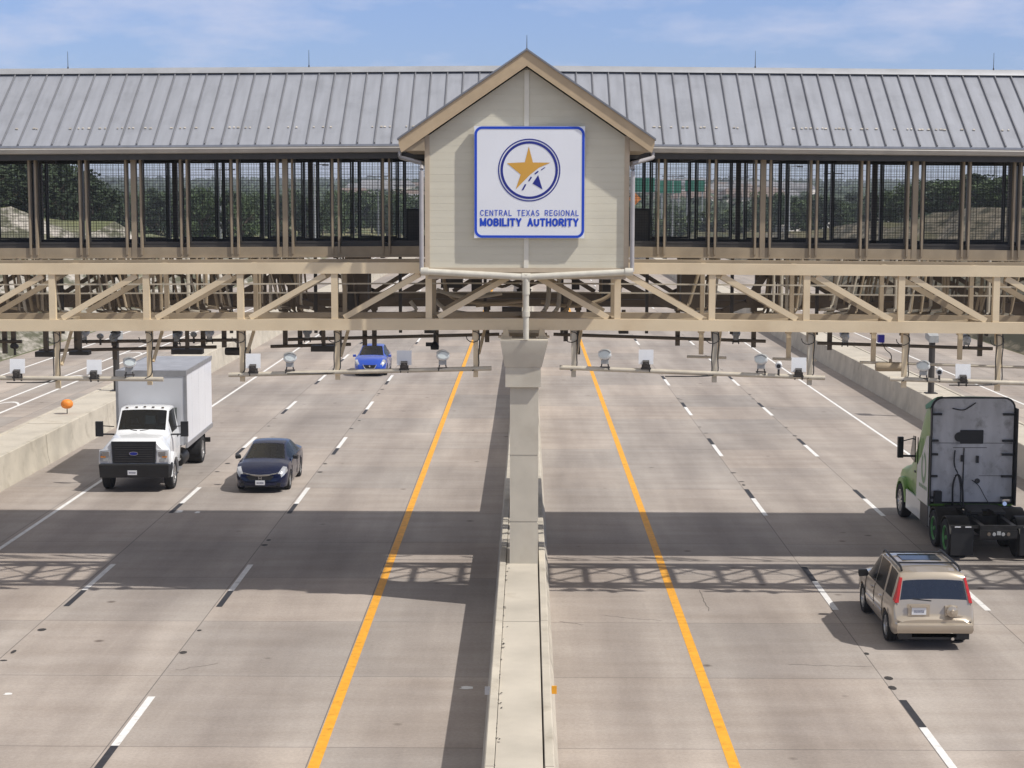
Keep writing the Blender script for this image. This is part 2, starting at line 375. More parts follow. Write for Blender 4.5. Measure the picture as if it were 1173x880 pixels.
nt.links.new(cn.outputs['Fac'], cr.inputs['Fac'])
mx = nt.nodes.new('ShaderNodeMix'); mx.data_type = 'RGBA'
tint = nt.nodes.new('ShaderNodeMix'); tint.data_type = 'RGBA'; tint.blend_type = 'MULTIPLY'; tint.inputs[0].default_value = 1.0
nt.links.new(sky.outputs['Color'], tint.inputs[6]); 
zr = nt.nodes.new('ShaderNodeValToRGB'); zr.color_ramp.elements[0].position = 0.0; zr.color_ramp.elements[1].position = 0.16
zr.color_ramp.elements[0].color = (0.56,0.69,1.14,1); zr.color_ramp.elements[1].color = (0.78,0.87,1.22,1)
nt.links.new(sp.outputs['Z'], zr.inputs['Fac']); nt.links.new(zr.outputs['Color'], tint.inputs[7])
zc = nt.nodes.new('ShaderNodeMapRange'); zc.inputs[1].default_value = 0.12; zc.inputs[2].default_value = 0.6; zc.inputs[3].default_value = 0.0; zc.inputs[4].default_value = 0.6
nt.links.new(sp.outputs['Z'], zc.inputs[0])
ca = nt.nodes.new('ShaderNodeMath'); ca.operation = 'ADD'; ca.use_clamp = True
nt.links.new(cr.outputs['Color'], ca.inputs[0]); nt.links.new(zc.outputs[0], ca.inputs[1])
nt.links.new(ca.outputs[0], mx.inputs[0]); nt.links.new(tint.outputs[2], mx.inputs[6])
ccol = nt.nodes.new('ShaderNodeValToRGB'); ccol.color_ramp.elements[0].position = 0.10; ccol.color_ramp.elements[1].position = 0.32
ccol.color_ramp.elements[0].color = (0.68,0.70,0.86,1); ccol.color_ramp.elements[1].color = (0.66,0.62,0.56,1)
csc = nt.nodes.new('ShaderNodeVectorMath'); csc.operation = 'SCALE'; csc.inputs['Scale'].default_value = 10.0
nt.links.new(sp.outputs['Z'], ccol.inputs['Fac']); nt.links.new(ccol.outputs['Color'], csc.inputs[0]); nt.links.new(csc.outputs[0], mx.inputs[7])
nt.links.new(mx.outputs[2], bg.inputs['Color'])
bg.inputs['Strength'].default_value = 0.104
sd = bpy.data.lights.new('sun', 'SUN'); sd.energy = 4.15; sd.angle = R(0.8); sd.color = (1.0, 0.955, 0.89)
so = bpy.data.objects.new('sun', sd); COL.objects.link(so)
so.rotation_euler = SUN.to_track_quat('Z', 'Y').to_euler()
S.view_settings.view_transform = 'Standard'; S.view_settings.look = 'None'; S.view_settings.exposure = 0.0; S.view_settings.gamma = 1.0

# ------------------------------------------------------------------ ground, road, markings
def lerp_tab(t, x):
    if x <= t[0][0]: return t[0][1]
    for (a, b), (c, d) in zip(t, t[1:]):
        if x <= c: return b + (d-b)*(x-a)/(c-a)
    return t[-1][1]
def ground_z(x, y):
    base = lerp_tab([(350,-0.06),(450,0.5),(800,5.0),(1500,14),(2300,25),(3200,30),(6000,0)], y)
    u = abs(x) - 31.0
    if u > 0:
        hb = lerp_tab([(40,0.5),(80,8.0),(150,8.2),(185,5.2),(230,2.6),(280,1.2),(420,0.6)], y) if x < 0 else lerp_tab([(40,0.5),(90,8.0),(170,8.5),(240,5.0),(300,2.6),(420,0.6)], y)
        rise = min(0.72*u, hb) + 0.02*min(max(u-14, 0), 60)*(1 if y < 400 else 0.3)
        rise += (0.45*math.sin(x*0.9+y*0.13)*math.sin(y*0.21)+0.3*math.sin(x*2.1+y*0.5))*min(1, u/4)
        base = max(base, 0) * (1 if y > 350 else 0) + rise - 0.06
    return base
xs = [-4000,-2500,-1500,-900,-600,-400,-280,-200,-150,-120] + [-100+3*i for i in range(0,23)] + [-31.0]
xs = xs + [-16, 0, 16] + [-v for v in reversed(xs)]
ys = [-60,-20,20,40] + [50+8*i for i in range(0,46)] + [430,470,520,600,700,800,950,1100,1300,1500,1800,2100,2300,2700,3200,4200,6000]
g = MB()
gv = [[g.bm.verts.new((x, y, ground_z(x, y))) for x in xs] for y in ys]
for j in range(len(ys)-1):
    for i in range(len(xs)-1):
        g.bm.faces.new((gv[j][i], gv[j][i+1], gv[j+1][i+1], gv[j+1][i]))
structure(g.build('ground', M['ground'], sharp=0))
structure(MB().face([(-30.6,-25,0),(30.6,-25,0),(30.6,352,0),(-30.6,352,0)]).build('road', M['road'], sharp=0))

Z1 = 0.004
def line_strip(name, mtl, segs):
    b = MB()
    for x, y0, y1, wd in segs: b.face([(x-wd/2,y0,Z1),(x+wd/2,y0,Z1),(x+wd/2,y1,Z1),(x-wd/2,y1,Z1)])
    return structure(b.build(name, mtl, sharp=0))
LX = (-7.19, -10.82); RX = (7.40, 10.99)
line_strip('yellow_edge_line', M['yellow'], [(-3.53,-20,350,0.20)])
line_strip('yellow_edge_line', M['yellow'], [(3.67,-20,350,0.20)])
line_strip('white_edge_line', M['white'], [(-14.42,-20,350,0.13)])
line_strip('white_edge_line', M['white'], [(14.55,-20,350,0.13)])
for X in (-23.4, -24.7, -28.2): line_strip('white_edge_line', M['white'], [(X,-20,350,0.16)])
line_strip('white_edge_line', M['white'], [(23.4,-20,350,0.14)])
# gore chevrons between the two ramp lines
cv = MB()
for yy in (52, 58.5, 72, 80, 92, 106, 122, 140):
    n = 6
    for i in range(n):
        a, b_ = i/n, (i+1)/n
        f = lambda t: (-24.62+1.14*t, yy + 1.1*(1-(2*t-1)**2)*0.9)
        (x0,y0),(x1,y1) = f(a), f(b_)
        cv.face([(x0,y0,Z1),(x1,y1,Z1),(x1,y1+0.35,Z1),(x0,y0+0.35,Z1)])
structure(cv.build('gore_chevrons', M['white'], sharp=0))
yt = gnd(288, 647).y                           # far end of a left-hand dash
yr0 = gnd(864, 571).y                          # far end of the white part of a right-hand dash
dw, db = [], []
CYC = 12.19
for X in LX:
    for k in range(-4, 26):
        e = yt + CYC*k
        dw.append((X, e-3.05, e, 0.145)); db.append((X, e-4.75, e-3.054, 0.145))
for X in RX:
    for k in range(-4, 26):
        e = yr0 + CYC*k
        dw.append((X, e-3.05, e, 0.145)); db.append((X, e+0.004, e+1.75, 0.145))
line_strip('white_lane_dashes', M['white'], dw)
line_strip('black_contrast_dashes', M['black_mark'], db)
bs = MB()
for X in LX + RX:
    e0 = yt if X < 0 else yr0
    for k in range(-4, 14):
        for off in (-8.9, -9.6, -7.0):
            if random.random() < 0.45: continue
            yy = e0 + CYC*k + off; xx = X + random.uniform(-0.05, 0.05); n = 8
            rx, ry = random.uniform(0.05,0.11), random.uniform(0.06,0.16)
            bs.face([(xx+rx*math.cos(2*math.pi*i/n), yy+ry*math.sin(2*math.pi*i/n), Z1) for i in range(n)])
structure(bs.build('road_button_scars', M['scar'], sharp=0))

# ------------------------------------------------------------------ concrete barriers
def barrier_profile(xo, side):                 # side=+1: traffic face looks to +x
    f = side
    return [(xo,0),(xo-f*0.01,0.10),(xo-f*0.07,0.30),(xo-f*0.12,1.08),(xo-f*0.14,1.10),(xo-f*0.265,1.10),(xo-f*0.275,1.08),(xo-f*0.275,0)]
def barrier_wall(mb, xo, side, y0, y1, seg=9.15):
    y = y0; i = 0
    while y < y1:
        e = min(y+seg, y1)
        j = random.uniform(-0.006, 0.006)
        p = barrier_profile(xo+j, side)
        mb.prism([(a, y, c) for a, c in p], (0, e-y-0.025, 0))
        y = e
def median(name, label, xl, xr, y0, y1, xdir_slab=True):
    t = thing(name, label, 'barrier', ((xl+xr)/2, (y0+y1)/2, 0))
    a = MB(); barrier_wall(a, xl, -1, y0, y1); a.build('barrier_wall', M['barrier'], t)
    a = MB(); barrier_wall(a, xr, 1, y0, y1); a.build('barrier_wall', M['barrier'], t)
    s = MB(); y = y0
    while y < y1:
        e = min(y+6.1, y1); s.span(xl+0.285, xr-0.30, y, e-0.02, 0.0, 1.075+random.uniform(-0.006,0.006)); y = e
    s.build('slab', M['slab'], t)
    return t
median('median_barrier', 'concrete median with twin walls running under the central pier', -0.66, 0.66, -20, 350)
median('median_barrier', 'sunlit pale concrete barrier with wide top along left lanes', -19.1, -17.15, -20, 350)
median('median_barrier', 'shaded concrete barrier beyond the right lanes behind the truck tractor', 17.25, 19.2, -20, 350)
# small reflectors on the flanks of the median, facing the traffic
for (qx, qy, sg, mm, lab) in ((634,790,1,'yellow','small yellow reflector on right side of central median'),(560,791,-1,'plate','small pale reflector on left side of central median')):
    q = gnd(qx, qy, 0.62); p = Vector((sg*0.57, q.y, 0.62))
    t = thing('barrier_reflector', lab, 'reflector', p)
    MB().span(p.x, p.x+sg*0.095, p.y-0.012, p.y+0.012, p.z-0.08, p.z+0.07).bevel(0.008,1).build('reflector_face', M[mm], t)
    MB().span(p.x, p.x+sg*0.05, p.y+0.013, p.y+0.06, p.z-0.06, p.z-0.02).build('base', M['black'], t)
sp2 = MB()
for qx, qy, rx, ry in ((534,788,0.16,0.07),(9,795,0.10,0.05),(205,586,0.14,0.14),(226,587,0.1,0.1)):
    q = gnd(qx, qy); sp2.face([(q.x+rx*math.cos(k*0.628)*(0.8+0.3*math.sin(k*2.3)), q.y+ry*math.sin(k*0.628)*1.6, Z1) for k in range(10)])
structure(sp2.build('white_paint_spots', M['white'], sharp=0))

# orange ball on stem on the left barrier
p = gnd(77, 474, 1.09)
t = thing('orange_ball', 'orange ball marker on short stem upon left barrier', 'marker', p)
sp_ = MB(); n = 14
sp_.lathe([(0.20,0.02),(0.21,0.10),(0.25,0.18),(0.31,0.225),(0.39,0.24),(0.47,0.22),(0.53,0.17),(0.565,0.09),(0.57,0.02)], p, (0,0,1), 16)
sp_.build('ball', M['orange'], t); MB().tube([p, p+Vector((0,0,0.21))], 0.02).build('stem', M['dark'], t)

# ------------------------------------------------------------------ central pier
YP = 40.5
px_ = lambda a, y: at(a, y, YP).x
zp = lambda y: at(600, y, YP).z
t = thing('bridge_pier', 'concrete pier with flared cap standing on the central median', 'pier', (-0.02, YP+0.75, 1.08))
xl, xr = px_(584, 560), px_(616.5, 560)
z522, z598, zc = zp(522), zp(598), zp(443)
s = MB(); s.span(xl+0.012, xr-0.012, YP+0.012, YP+1.5, 1.05, zc)
for a, b_ in ((1.06, z598-0.018), (z598+0.018, z522-0.018), (z522+0.018, zc-0.002)):
    s.span(xl, xr, YP, YP+1.512, a, b_)
s.bevel(0.015, 1)
s.build('shaft', M['conc'], t)
s = MB(); s.span(px_(579,430), px_(619.5,430), YP-0.12, YP+1.62, zp(443), zp(420)); s.bevel(0.015,1); s.build('neck', M['conc'], t)
z0, z1 = zp(420)+0.002, zp(391)
a0, a1, b0, b1 = px_(578,420), px_(620.5,420), px_(573.5,391), px_(627.5,391)
r0 = [(a0,YP-0.14,z0),(a1,YP-0.14,z0),(a1,YP+1.66,z0),(a0,YP+1.66,z0)]
r1 = [(b0,YP-0.34,z1),(b1,YP-0.34,z1),(b1,YP+1.9,z1),(b0,YP+1.9,z1)]
r2 = [(b0,YP-0.34,z1+0.05),(b1,YP-0.34,z1+0.05),(b1,YP+1.9,z1+0.05),(b0,YP+1.9,z1+0.05)]
MB().loft([r0,r1,r2], smooth=False).bevel(0.012,1).build('cap', M['conc'], t)
ZCAP = z1+0.05
t2 = thing('bridge_pier', 'rear concrete pier behind the flared pier, under back truss', 'pier', (-0.02, 49.4, 1.08))
MB().span(xl, xr, 48.9, 50.2, 1.06, 5.6).build('shaft', M['conc'], t2)
MB().loft([[(a0,48.7,5.6),(a1,48.7,5.6),(a1,50.4,5.6),(a0,50.4,5.6)],[(b0,48.5,6.2),(b1,48.5,6.2),(b1,50.6,6.2),(b0,50.6,6.2)]], smooth=False).build('cap', M['conc'], t2)

# ------------------------------------------------------------------ front equipment truss (box truss, two faces)
XT = 24.3; BAY = 2.21
KT = 0.0055
def split_x(mb, x0, x1, y0, y1, z0, z1):
    if x0 < 0 < x1: mb.span(x0, 0, y0, y1, z0, z1); mb.span(0, x1, y0, y1, z0, z1)
    else: mb.span(x0, x1, y0, y1, z0, z1)
def truss(name, label, yf, yb, zt0, zt1, zb0, zb1, mtl, mtl_b):
    t = thing(name, label, 'truss', (0, (yf+yb)/2, zb0))
    for yy, mm in ((yf, mtl), (yb-0.2, mtl_b)):
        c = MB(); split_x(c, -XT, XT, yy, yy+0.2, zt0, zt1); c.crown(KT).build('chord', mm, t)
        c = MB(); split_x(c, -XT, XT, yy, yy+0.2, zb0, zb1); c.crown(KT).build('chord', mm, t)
        for i in range(-10, 11):
            x = i*BAY + (0.06 if i == 0 else 0)
            hw_ = 0.075 if yy == yf else 0.05; MB().span(x-hw_, x+hw_, yy+0.03, yy+0.17, zb1+0.001, zt0-0.001).crown(KT).build('upright', mm, t)
            if i < 10 and i >= 0:
                for sg in (1, -1):
                    MB().bar((sg*(i*BAY+0.22), yy+0.10, zt0-0.03), (sg*((i+1)*BAY-0.22), yy+0.10, zb1+0.03), 0.11, 0.13).crown(KT).build('diagonal', mm, t)
    x_ = MB()
    for zz in ((zt0+zt1)/2, (zb0+zb1)/2):
        for i in range(-10, 11): x_.span(i*BAY-0.06, i*BAY+0.06, yf+0.201, yb-0.201, zz-0.06, zz+0.06)
        for i in range(-10, 10):
            a, b_ = (i*BAY+0.1, (i+1)*BAY-0.1)
            x_.bar((a, yf+0.22, zz), (b_, yb-0.22, zz), 0.07, 0.07)
            if zz < 7.3: x_.bar((b_, yf+0.22, zz-0.075), (a, yb-0.22, zz-0.075), 0.05, 0.05)
    x_.crown(KT).build('cross_bracing', mtl_b, t)
    return t
YF = 40.8
zt1, zt0 = at(604,300.5,YF).z, at(604,313,YF).z
zb1, zb0 = at(604,365,YF).z, at(604,378,YF).z
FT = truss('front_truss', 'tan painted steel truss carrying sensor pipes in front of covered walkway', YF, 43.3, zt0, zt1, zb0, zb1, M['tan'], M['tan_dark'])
# sloping top braces seen over the top chord, and bearing feet on the cap
for x in (-0.42, 0.46):
    ft = MB()
    ft.span(x-0.16, x+0.16, YF-0.05, YF+0.3, ZCAP+0.001, ZCAP+0.04); ft.span(x-0.05, x+0.05, YF-0.02, YF+0.22, ZCAP+0.041, zb0-0.001)
    ft.prism([(x-0.10,YF-0.03,ZCAP+0.042),(x+0.10,YF-0.03,ZCAP+0.042),(x+(0.06 if x<0 else -0.06),YF-0.03,zb0+0.06)], (0,0.02,0))
    ft.build('bearing_foot', M['tan'], FT)
# handrail wires strung along the truss
for zz in (at(604,324.5,42.2).z, at(604,334.5,44).z):
    yy = 42.2 if zz > 7.4 else 43.9
    for sg in (-1, 1): MB().bar((0, yy, zz), (sg*XT, yy, zz), 0.035, 0.035).crown(KT).build('hand_rail', M['pipe'], FT)

# ------------------------------------------------------------------ covered walkway building on the gantry
KB = 0.0075
XB = 24.9
YE0, YR, YE1 = 43.95, 47.0, 50.05
YW0, YW1 = 44.45, 49.55
zE = at(604,164,YE0).z; zR = at(604,79.5,YR).z
zWt = at(604,179.5,YW0).z; zWb = at(604,278,YW0).z
zF1, zF0 = at(604,281.5,YW0-0.12).z, at(604,292.5,YW0-0.12).z
B = thing('covered_walkway', 'long covered walkway with grey metal roof and dark mesh windows', 'building', (0, 47, zF0))
rf = MB()
for sg in (-1, 1):
    x0, x1 = (0, sg*XB)
    for (ya, yb) in ((YE0, YR), (YE1, YR)):
        rf.face([(x0,ya,zE),(x1,ya,zE),(x1,yb,zR),(x0,yb,zR)])
        rf.face([(x0,ya,zE-0.06),(x1,ya,zE-0.06),(x1,yb,zR-0.06),(x0,yb,zR-0.06)])
        rf.face([(x0,ya,zE),(x1,ya,zE),(x1,ya,zE-0.06),(x0,ya,zE-0.06)])
ROOF = rf.crown(KB).build('roof', M['roof'], B, sharp=20)
sm = MB(); gd = MB()
slope = Vector((0, YR-YE0, zR-zE)); sl = slope.length; sdir = slope.normalized(); nrm = Vector((0,-sdir.z,sdir.y))
n = int(XB/0.425)
for i in range(-n, n+1):
    x = i*0.425 + 0.1
    zc_ = -KB*abs(x)
    for fr in (0, 1):
        sd_ = sdir if fr == 0 else Vector((0,-sdir.y,sdir.z)); nn = nrm if fr == 0 else Vector((0,-nrm.y,nrm.z))
        o_ = Vector((x, YE0 if fr == 0 else YE1, zE+zc_))
        a = o_ + nn*0.022 + sd_*0.01; b_ = o_ + nn*0.022 + sd_*(sl-0.03)
        sm.bar(a, b_, 0.028, 0.05, up=nn)
    if i < n:
        for dx in (0.10, 0.21, 0.325):
            if random.random() < 0.6:
                q = Vector((x+dx+random.uniform(-.03,.03), YE0, zE+zc_)) + nrm*0.015 + sdir*(sl*0.215+random.uniform(-.012,.012))
                gd.box(q, (random.uniform(0.03,0.07), 0.05, 0.028), Matrix.Rotation(math.atan2(sdir.z, sdir.y), 3, 'X'))
sm.build('roof_seams', M['seam'], ROOF); gd.build('snow_guards', M['guard'], ROOF)
rc = MB()
for sg in (-1, 1):
    rc.prism([(0,YR-0.20,zR-0.06),(0,YR-0.19,zR-0.035),(0,YR,zR+0.10),(0,YR+0.19,zR-0.035),(0,YR+0.20,zR-0.06),(0,YR,zR+0.05)], (sg*XB,0,0))
rc.crown(KB).build('ridge_cap', M['cap'], ROOF)
for px0 in (78, 354, 865, 1138):
    p = at(px0, 82, YR); z0 = zR + 0.08 - KB*abs(p.x)
    MB().tube([(p.x,YR,z0),(p.x,YR,z0+0.06)], 0.018).tube([(p.x,YR,z0+0.05),(p.x,YR,z0+0.46)], [0.009,0.005], 6).build('lightning_rod', M['dark'], B)
gt = MB()
for sg in (-1, 1):
    prof = [(YE0-0.14,zE-0.055),(YE0-0.13,zE-0.075),(YE0-0.15,zE-0.10),(YE0-0.10,zE-0.20),(YE0+0.03,zE-0.215),(YE0+0.03,zE-0.03),(YE0+0.01,zE-0.03),(YE0+0.005,zE-0.17),(YE0-0.07,zE-0.17),(YE0-0.11,zE-0.07)]
    gt.prism([(sg*2.95,a,b_) for a,b_ in prof], (sg*(XB-2.95),0,0))
gt.crown(KB).build('gutter', M['gutter'], B)
fl = MB()
split_x(fl, -XB, XB, YE0+0.04, YE0+0.10, zE-0.36, zE-0.03)
fl.crown(KB).build('eave_shade_board', M['frame'], B)  # board coloured dark to carry the soffit shadow under the eave
ce = MB()
split_x(ce, -XB, XB, YE0+0.11, YE1-0.1, zWt+0.10, zWt+0.16)
split_x(ce, -XB, XB, YW0-0.03, YW0+0.09, zWt-0.02, zWt+0.099); split_x(ce, -XB, XB, YW1-0.09, YW1+0.03, zWt-0.02, zWt+0.099)
for i in range(-11, 12): ce.span(i*2.2-0.05, i*2.2+0.05, YW0+0.1, YW1-0.1, zWt-0.03, zWt+0.098)
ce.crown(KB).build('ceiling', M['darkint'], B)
fb = MB()
split_x(fb, -XB, XB, YW0-0.12, YW0+0.06, zF0, zF1)
split_x(fb, -XB, XB, YW0-0.17, YW0+0.08, zF0-0.03, zF0-0.001)
fb.crown(KB).build('floor_beam', M['tan_dark'], B)
fb = MB(); split_x(fb, -XB, XB, YW1-0.1, YW1+0.15, zF0-0.05, zF1); fb.crown(KB).build('floor_beam', M['brown'], B)
fs = MB(); split_x(fs, -XB, XB, YW0+0.09, YW1-0.11, zF0+0.12, zF1-0.02)
for i in range(-20, 21): fs.span(i*1.2-0.05, i*1.2+0.05, YW0+0.09, YW1-0.11, zF0-0.06, zF0+0.119)
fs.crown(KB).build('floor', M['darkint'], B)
sk = MB(); split_x(sk, -XB, XB, YW0-0.01, YW0+0.05, zF1+0.001, zWb+0.02); split_x(sk, -XB, XB, YW1-0.05, YW1+0.01, zF1+0.001, zWb+0.02)
sk.crown(KB).build('sill', M['frame'], B)
# posts and windows
hW = zWt - zWb
def make_panel(wd, pitch=0.066, q=0.0032):
    f = MB()
    f.span(-wd/2, wd/2, -0.02, 0.02, 0, 0.05); f.span(-wd/2, wd/2, -0.02, 0.02, hW-0.05, hW)
    f.span(-wd/2, -wd/2+0.035, -0.02, 0.02, 0.051, hW-0.051); f.span(wd/2-0.035, wd/2, -0.02, 0.02, 0.051, hW-0.051)
    fo = f.build('window', M['frame'])
    m_ = MB()
    nx = int((wd-0.07)/pitch); dx = (wd-0.07)/nx
    for i in range(1, nx): m_.span(-wd/2+0.035+i*dx-q, -wd/2+0.035+i*dx+q, -q, q, 0.05, hW-0.05)
    nz = int((hW-0.1)/pitch); dz = (hW-0.1)/nz
    for i in range(1, nz): m_.span(-wd/2+0.035, wd/2-0.035, -3*q, -q-0.001, 0.05+i*dz-q, 0.05+i*dz+q)
    mo = m_.build('wire_mesh', M['wire']); mo.parent = fo
    return fo
WP = 3.835
def xs_post():
    out = []
    for k in range(-6, 7): out.append(2.2+ (k-0)*WP - 0.0)
    return out
cols_x = [2.2+WP*k for k in range(0, 6)]
cols_x = sorted([-x for x in cols_x] + cols_x)
protos = {}
def put_panel(wd, x, y, front):
    key = (round(wd, 2), front)
    if key not in protos:
        o = make_panel(key[0]) if front else make_panel(key[0], 0.15, 0.004); protos[key] = o
    else: o = copy_tree(protos[key])
    o.parent = B; o.location = Vector((x, y, zWb+0.02-KB*abs(x))) - ORG[B.name]
for yw, mtl_c, mtl_p, front in ((YW0, M['post'], M['post'], True), (YW1, M['brown'], M['frame'], False)):
    yo = -1 if front else 1
    for x in cols_x:
        zc_ = -KB*abs(x)
        MB().span(x-0.065, x+0.065, yw+yo*0.13, yw-yo*0.05, zF0-0.0+zc_+ (0.0), zWt+0.1+zc_).build('column', mtl_c, B)
        p_ = MB()
        for dx in (-0.185, 0.185): p_.span(x+dx-0.024, x+dx+0.024, yw+yo*0.16, yw-yo*0.03, zF0+0.06+zc_, zWt+0.09+zc_)
        p_.build('window_posts', mtl_c if front else mtl_p, B)
    for a, b_ in zip(cols_x, cols_x[1:]):
        if b_ - a > 4.2 and front: continue          # behind the gable house
        nb = 3
        stp = (b_-a)/nb
        for i in range(nb):
            l, r_ = a+stp*i, a+stp*(i+1)
            l2 = l + (0.22 if i == 0 else 0.115); r2_ = r_ - (0.22 if i == nb-1 else 0.115)
            put_panel(r2_-l2, (l2+r2_)/2, yw, front)
            if i < nb-1:
                zc_ = -KB*abs(r_); p_ = MB()
                for dx in (-0.08, 0.08): p_.span(r_+dx-0.024, r_+dx+0.024, yw+yo*0.16, yw-yo*0.03, zF0+0.06+zc_, zWt+0.09+zc_)
                p_.build('window_posts', mtl_c if front else mtl_p, B)
# dark cabinets standing in the walkway beside the gable
for x0, x1, side, lab in ((466, 484, -1, 'dark equipment cabinet inside walkway left of the gable'), (722, 744, 1, 'dark equipment cabinet inside walkway right of the gable')):
    a, b_ = at(x0,260,45.3).x, at(x1,260,45.3).x
    t = thing('equipment_cabinet', lab, 'cabinet', ((a+b_)/2, 45.5, zF1))
    zt_ = at(x0,239,45.2).z
    MB().span(a, b_, 45.2, 45.9, zF1, zt_).bevel(0.01,1).build('body', M['black'], t)
    MB().span(a+0.04, b_-0.04, 45.165, 45.199, zF1+0.08, zt_-0.05).build('door', M['frame'], t)

# ------------------------------------------------------------------ rear truss and hangers beneath the walkway
YB = 49.45
zr1, zr0 = at(604,335,YB).z, at(604,346,YB).z
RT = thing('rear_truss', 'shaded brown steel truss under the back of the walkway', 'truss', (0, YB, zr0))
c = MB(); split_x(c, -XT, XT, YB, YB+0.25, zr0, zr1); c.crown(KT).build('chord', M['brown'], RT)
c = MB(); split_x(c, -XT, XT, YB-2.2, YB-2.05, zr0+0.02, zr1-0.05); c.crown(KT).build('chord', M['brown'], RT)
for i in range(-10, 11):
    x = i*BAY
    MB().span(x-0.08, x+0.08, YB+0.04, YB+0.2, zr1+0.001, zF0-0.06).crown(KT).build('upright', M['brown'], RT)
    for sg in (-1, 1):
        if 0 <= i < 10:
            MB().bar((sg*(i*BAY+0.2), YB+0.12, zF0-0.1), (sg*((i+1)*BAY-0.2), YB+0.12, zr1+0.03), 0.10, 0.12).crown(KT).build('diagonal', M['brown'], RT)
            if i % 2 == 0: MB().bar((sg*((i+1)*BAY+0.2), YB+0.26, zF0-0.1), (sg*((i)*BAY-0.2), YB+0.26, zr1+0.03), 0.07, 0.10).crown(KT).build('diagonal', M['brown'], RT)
# thick curved hanger arms (mid depth)
YH = 46.2
zlow, zhi = at(604,356,YH).z, at(604,318,YH).z
for sg in (-1, 1):
    for k in range(0, 6):
        x0 = sg*(3.9+ k*4.35)
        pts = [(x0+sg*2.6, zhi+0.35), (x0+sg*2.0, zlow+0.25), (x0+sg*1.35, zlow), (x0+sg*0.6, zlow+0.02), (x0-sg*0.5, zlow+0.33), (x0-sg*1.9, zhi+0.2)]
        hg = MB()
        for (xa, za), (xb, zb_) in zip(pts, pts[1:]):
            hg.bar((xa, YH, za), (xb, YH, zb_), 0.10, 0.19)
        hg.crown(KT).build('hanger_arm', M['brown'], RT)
for xc in (-4.38, 4.42):
    MB().span(xc-0.27, xc+0.27, 46.0, 46.5, at(604,357,46).z, zF0-0.04).build('cable_duct', M['brown'], RT)
# bundles of conduits dropping from the walkway floor
rng = random.Random(3)
ztop_c = zF0-0.03
cl = [(0,62,13),(92,150,12),(172,256,24),(284,348,22),(386,412,9),(800,826,9),(880,926,15),(956,1012,16),(1018,1100,22),(1108,1172,16)]
for (xa, xb, nn) in cl:
    for i in range(nn):
        Yc = rng.choice((44.1, 44.8, 45.4, 46.8, 47.4))
        sg = 1 if (xa+xb)/2 < 604 else -1
        p0 = at(xa+(xb-xa)*(i+rng.uniform(0.1,0.9))/nn, 300, Yc); zl = at(604, rng.choice((352,356,359)), Yc).z
        dx = sg*rng.choice((0, 0, 0.12, 0.22, 0.3))
        k_ = KT*abs(p0.x); rr = rng.choice((0.028,0.035,0.045))
        b_ = MB().tube([(p0.x, Yc, ztop_c-k_), (p0.x+dx*0.1, Yc, ztop_c-0.25-k_), (p0.x+dx, Yc, zl+0.12-k_), (p0.x+dx+sg*0.06, Yc-0.05, zl+0.03-k_), (p0.x+dx+sg*0.3, Yc-0.08, zl-k_)], rr, 7)
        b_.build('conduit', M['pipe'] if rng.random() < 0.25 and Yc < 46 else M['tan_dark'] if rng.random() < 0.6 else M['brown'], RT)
# looping conduits under the gable house
for (xy, Yc, rr, mm) in (([(492,322),(498,345),(512,356),(540,360)],43.9,.05,'pipe'), ([(500,332),(520,339),(545,341),(575,336)],44.0,.05,'pipe'),
      ([(508,318),(512,338),(530,346),(562,348),(600,345)],44.3,.045,'tan_dark'), ([(628,300),(629,345),(622,360),(606,362)],43.9,.06,'pipe'),
      ([(640,300),(641,350),(634,360),(622,362)],44.0,.055,'pipe'), ([(655,340),(648,358),(632,364)],44.1,.05,'tan_dark'),
      ([(712,328),(690,345),(655,352),(620,346)],44.4,.05,'tan_dark'), ([(470,345),(480,358),(450,361),(420,361)],43.8,.05,'pipe'),
      ([(560,322),(575,330),(590,322),(612,322)],44.3,.04,'brown'), ([(600,350),(570,348),(545,350)],44.6,.05,'tan_dark')):
    pts = [at(x,y,Yc) for x,y in xy]
    sm_ = []
    for a, b_ in zip(pts, pts[1:]):
        for k in range(4): sm_.append(a.lerp(b_, k/4))
    sm_.append(pts[-1])
    for _ in range(2): sm_ = [sm_[0]] + [(sm_[i-1]+sm_[i]*2+sm_[i+1])/4 for i in range(1, len(sm_)-1)] + [sm_[-1]]
    MB().tube(sm_, rr, 8).build('conduit', M[mm], RT)
for (x0,y0,x1,y1,Yc) in ((505,318,530,330,46.2),(540,318,552,334,45.4),(655,320,664,332,44.8),(690,318,712,345,46.0),(575,352,598,366,45.2),(672,352,684,362,45),(395,336,410,356,45.7),(206,352,214,362,46)):
    a, b_ = at(x0,y1,Yc), at(x1,y0,Yc); MB().span(a.x, b_.x, Yc, Yc+0.25, a.z, b_.z).build('junction_box', M['dark'], RT)
for sg in (-1, 1):
    for i in range(0, 9):
        jb = MB(); jb.span(sg*(1.0+i*2.21)-0.04, sg*(1.0+i*2.21)+0.04, 45.4, 45.5, zr0-0.55, zF0-0.05); jb.span(sg*(1.0+i*2.21)-0.10, sg*(1.0+i*2.21)+0.10, 45.35, 45.55, zr0-0.30, zr0-0.22)
        jb.crown(KT).build('hanger_rod', M['dark'], RT)

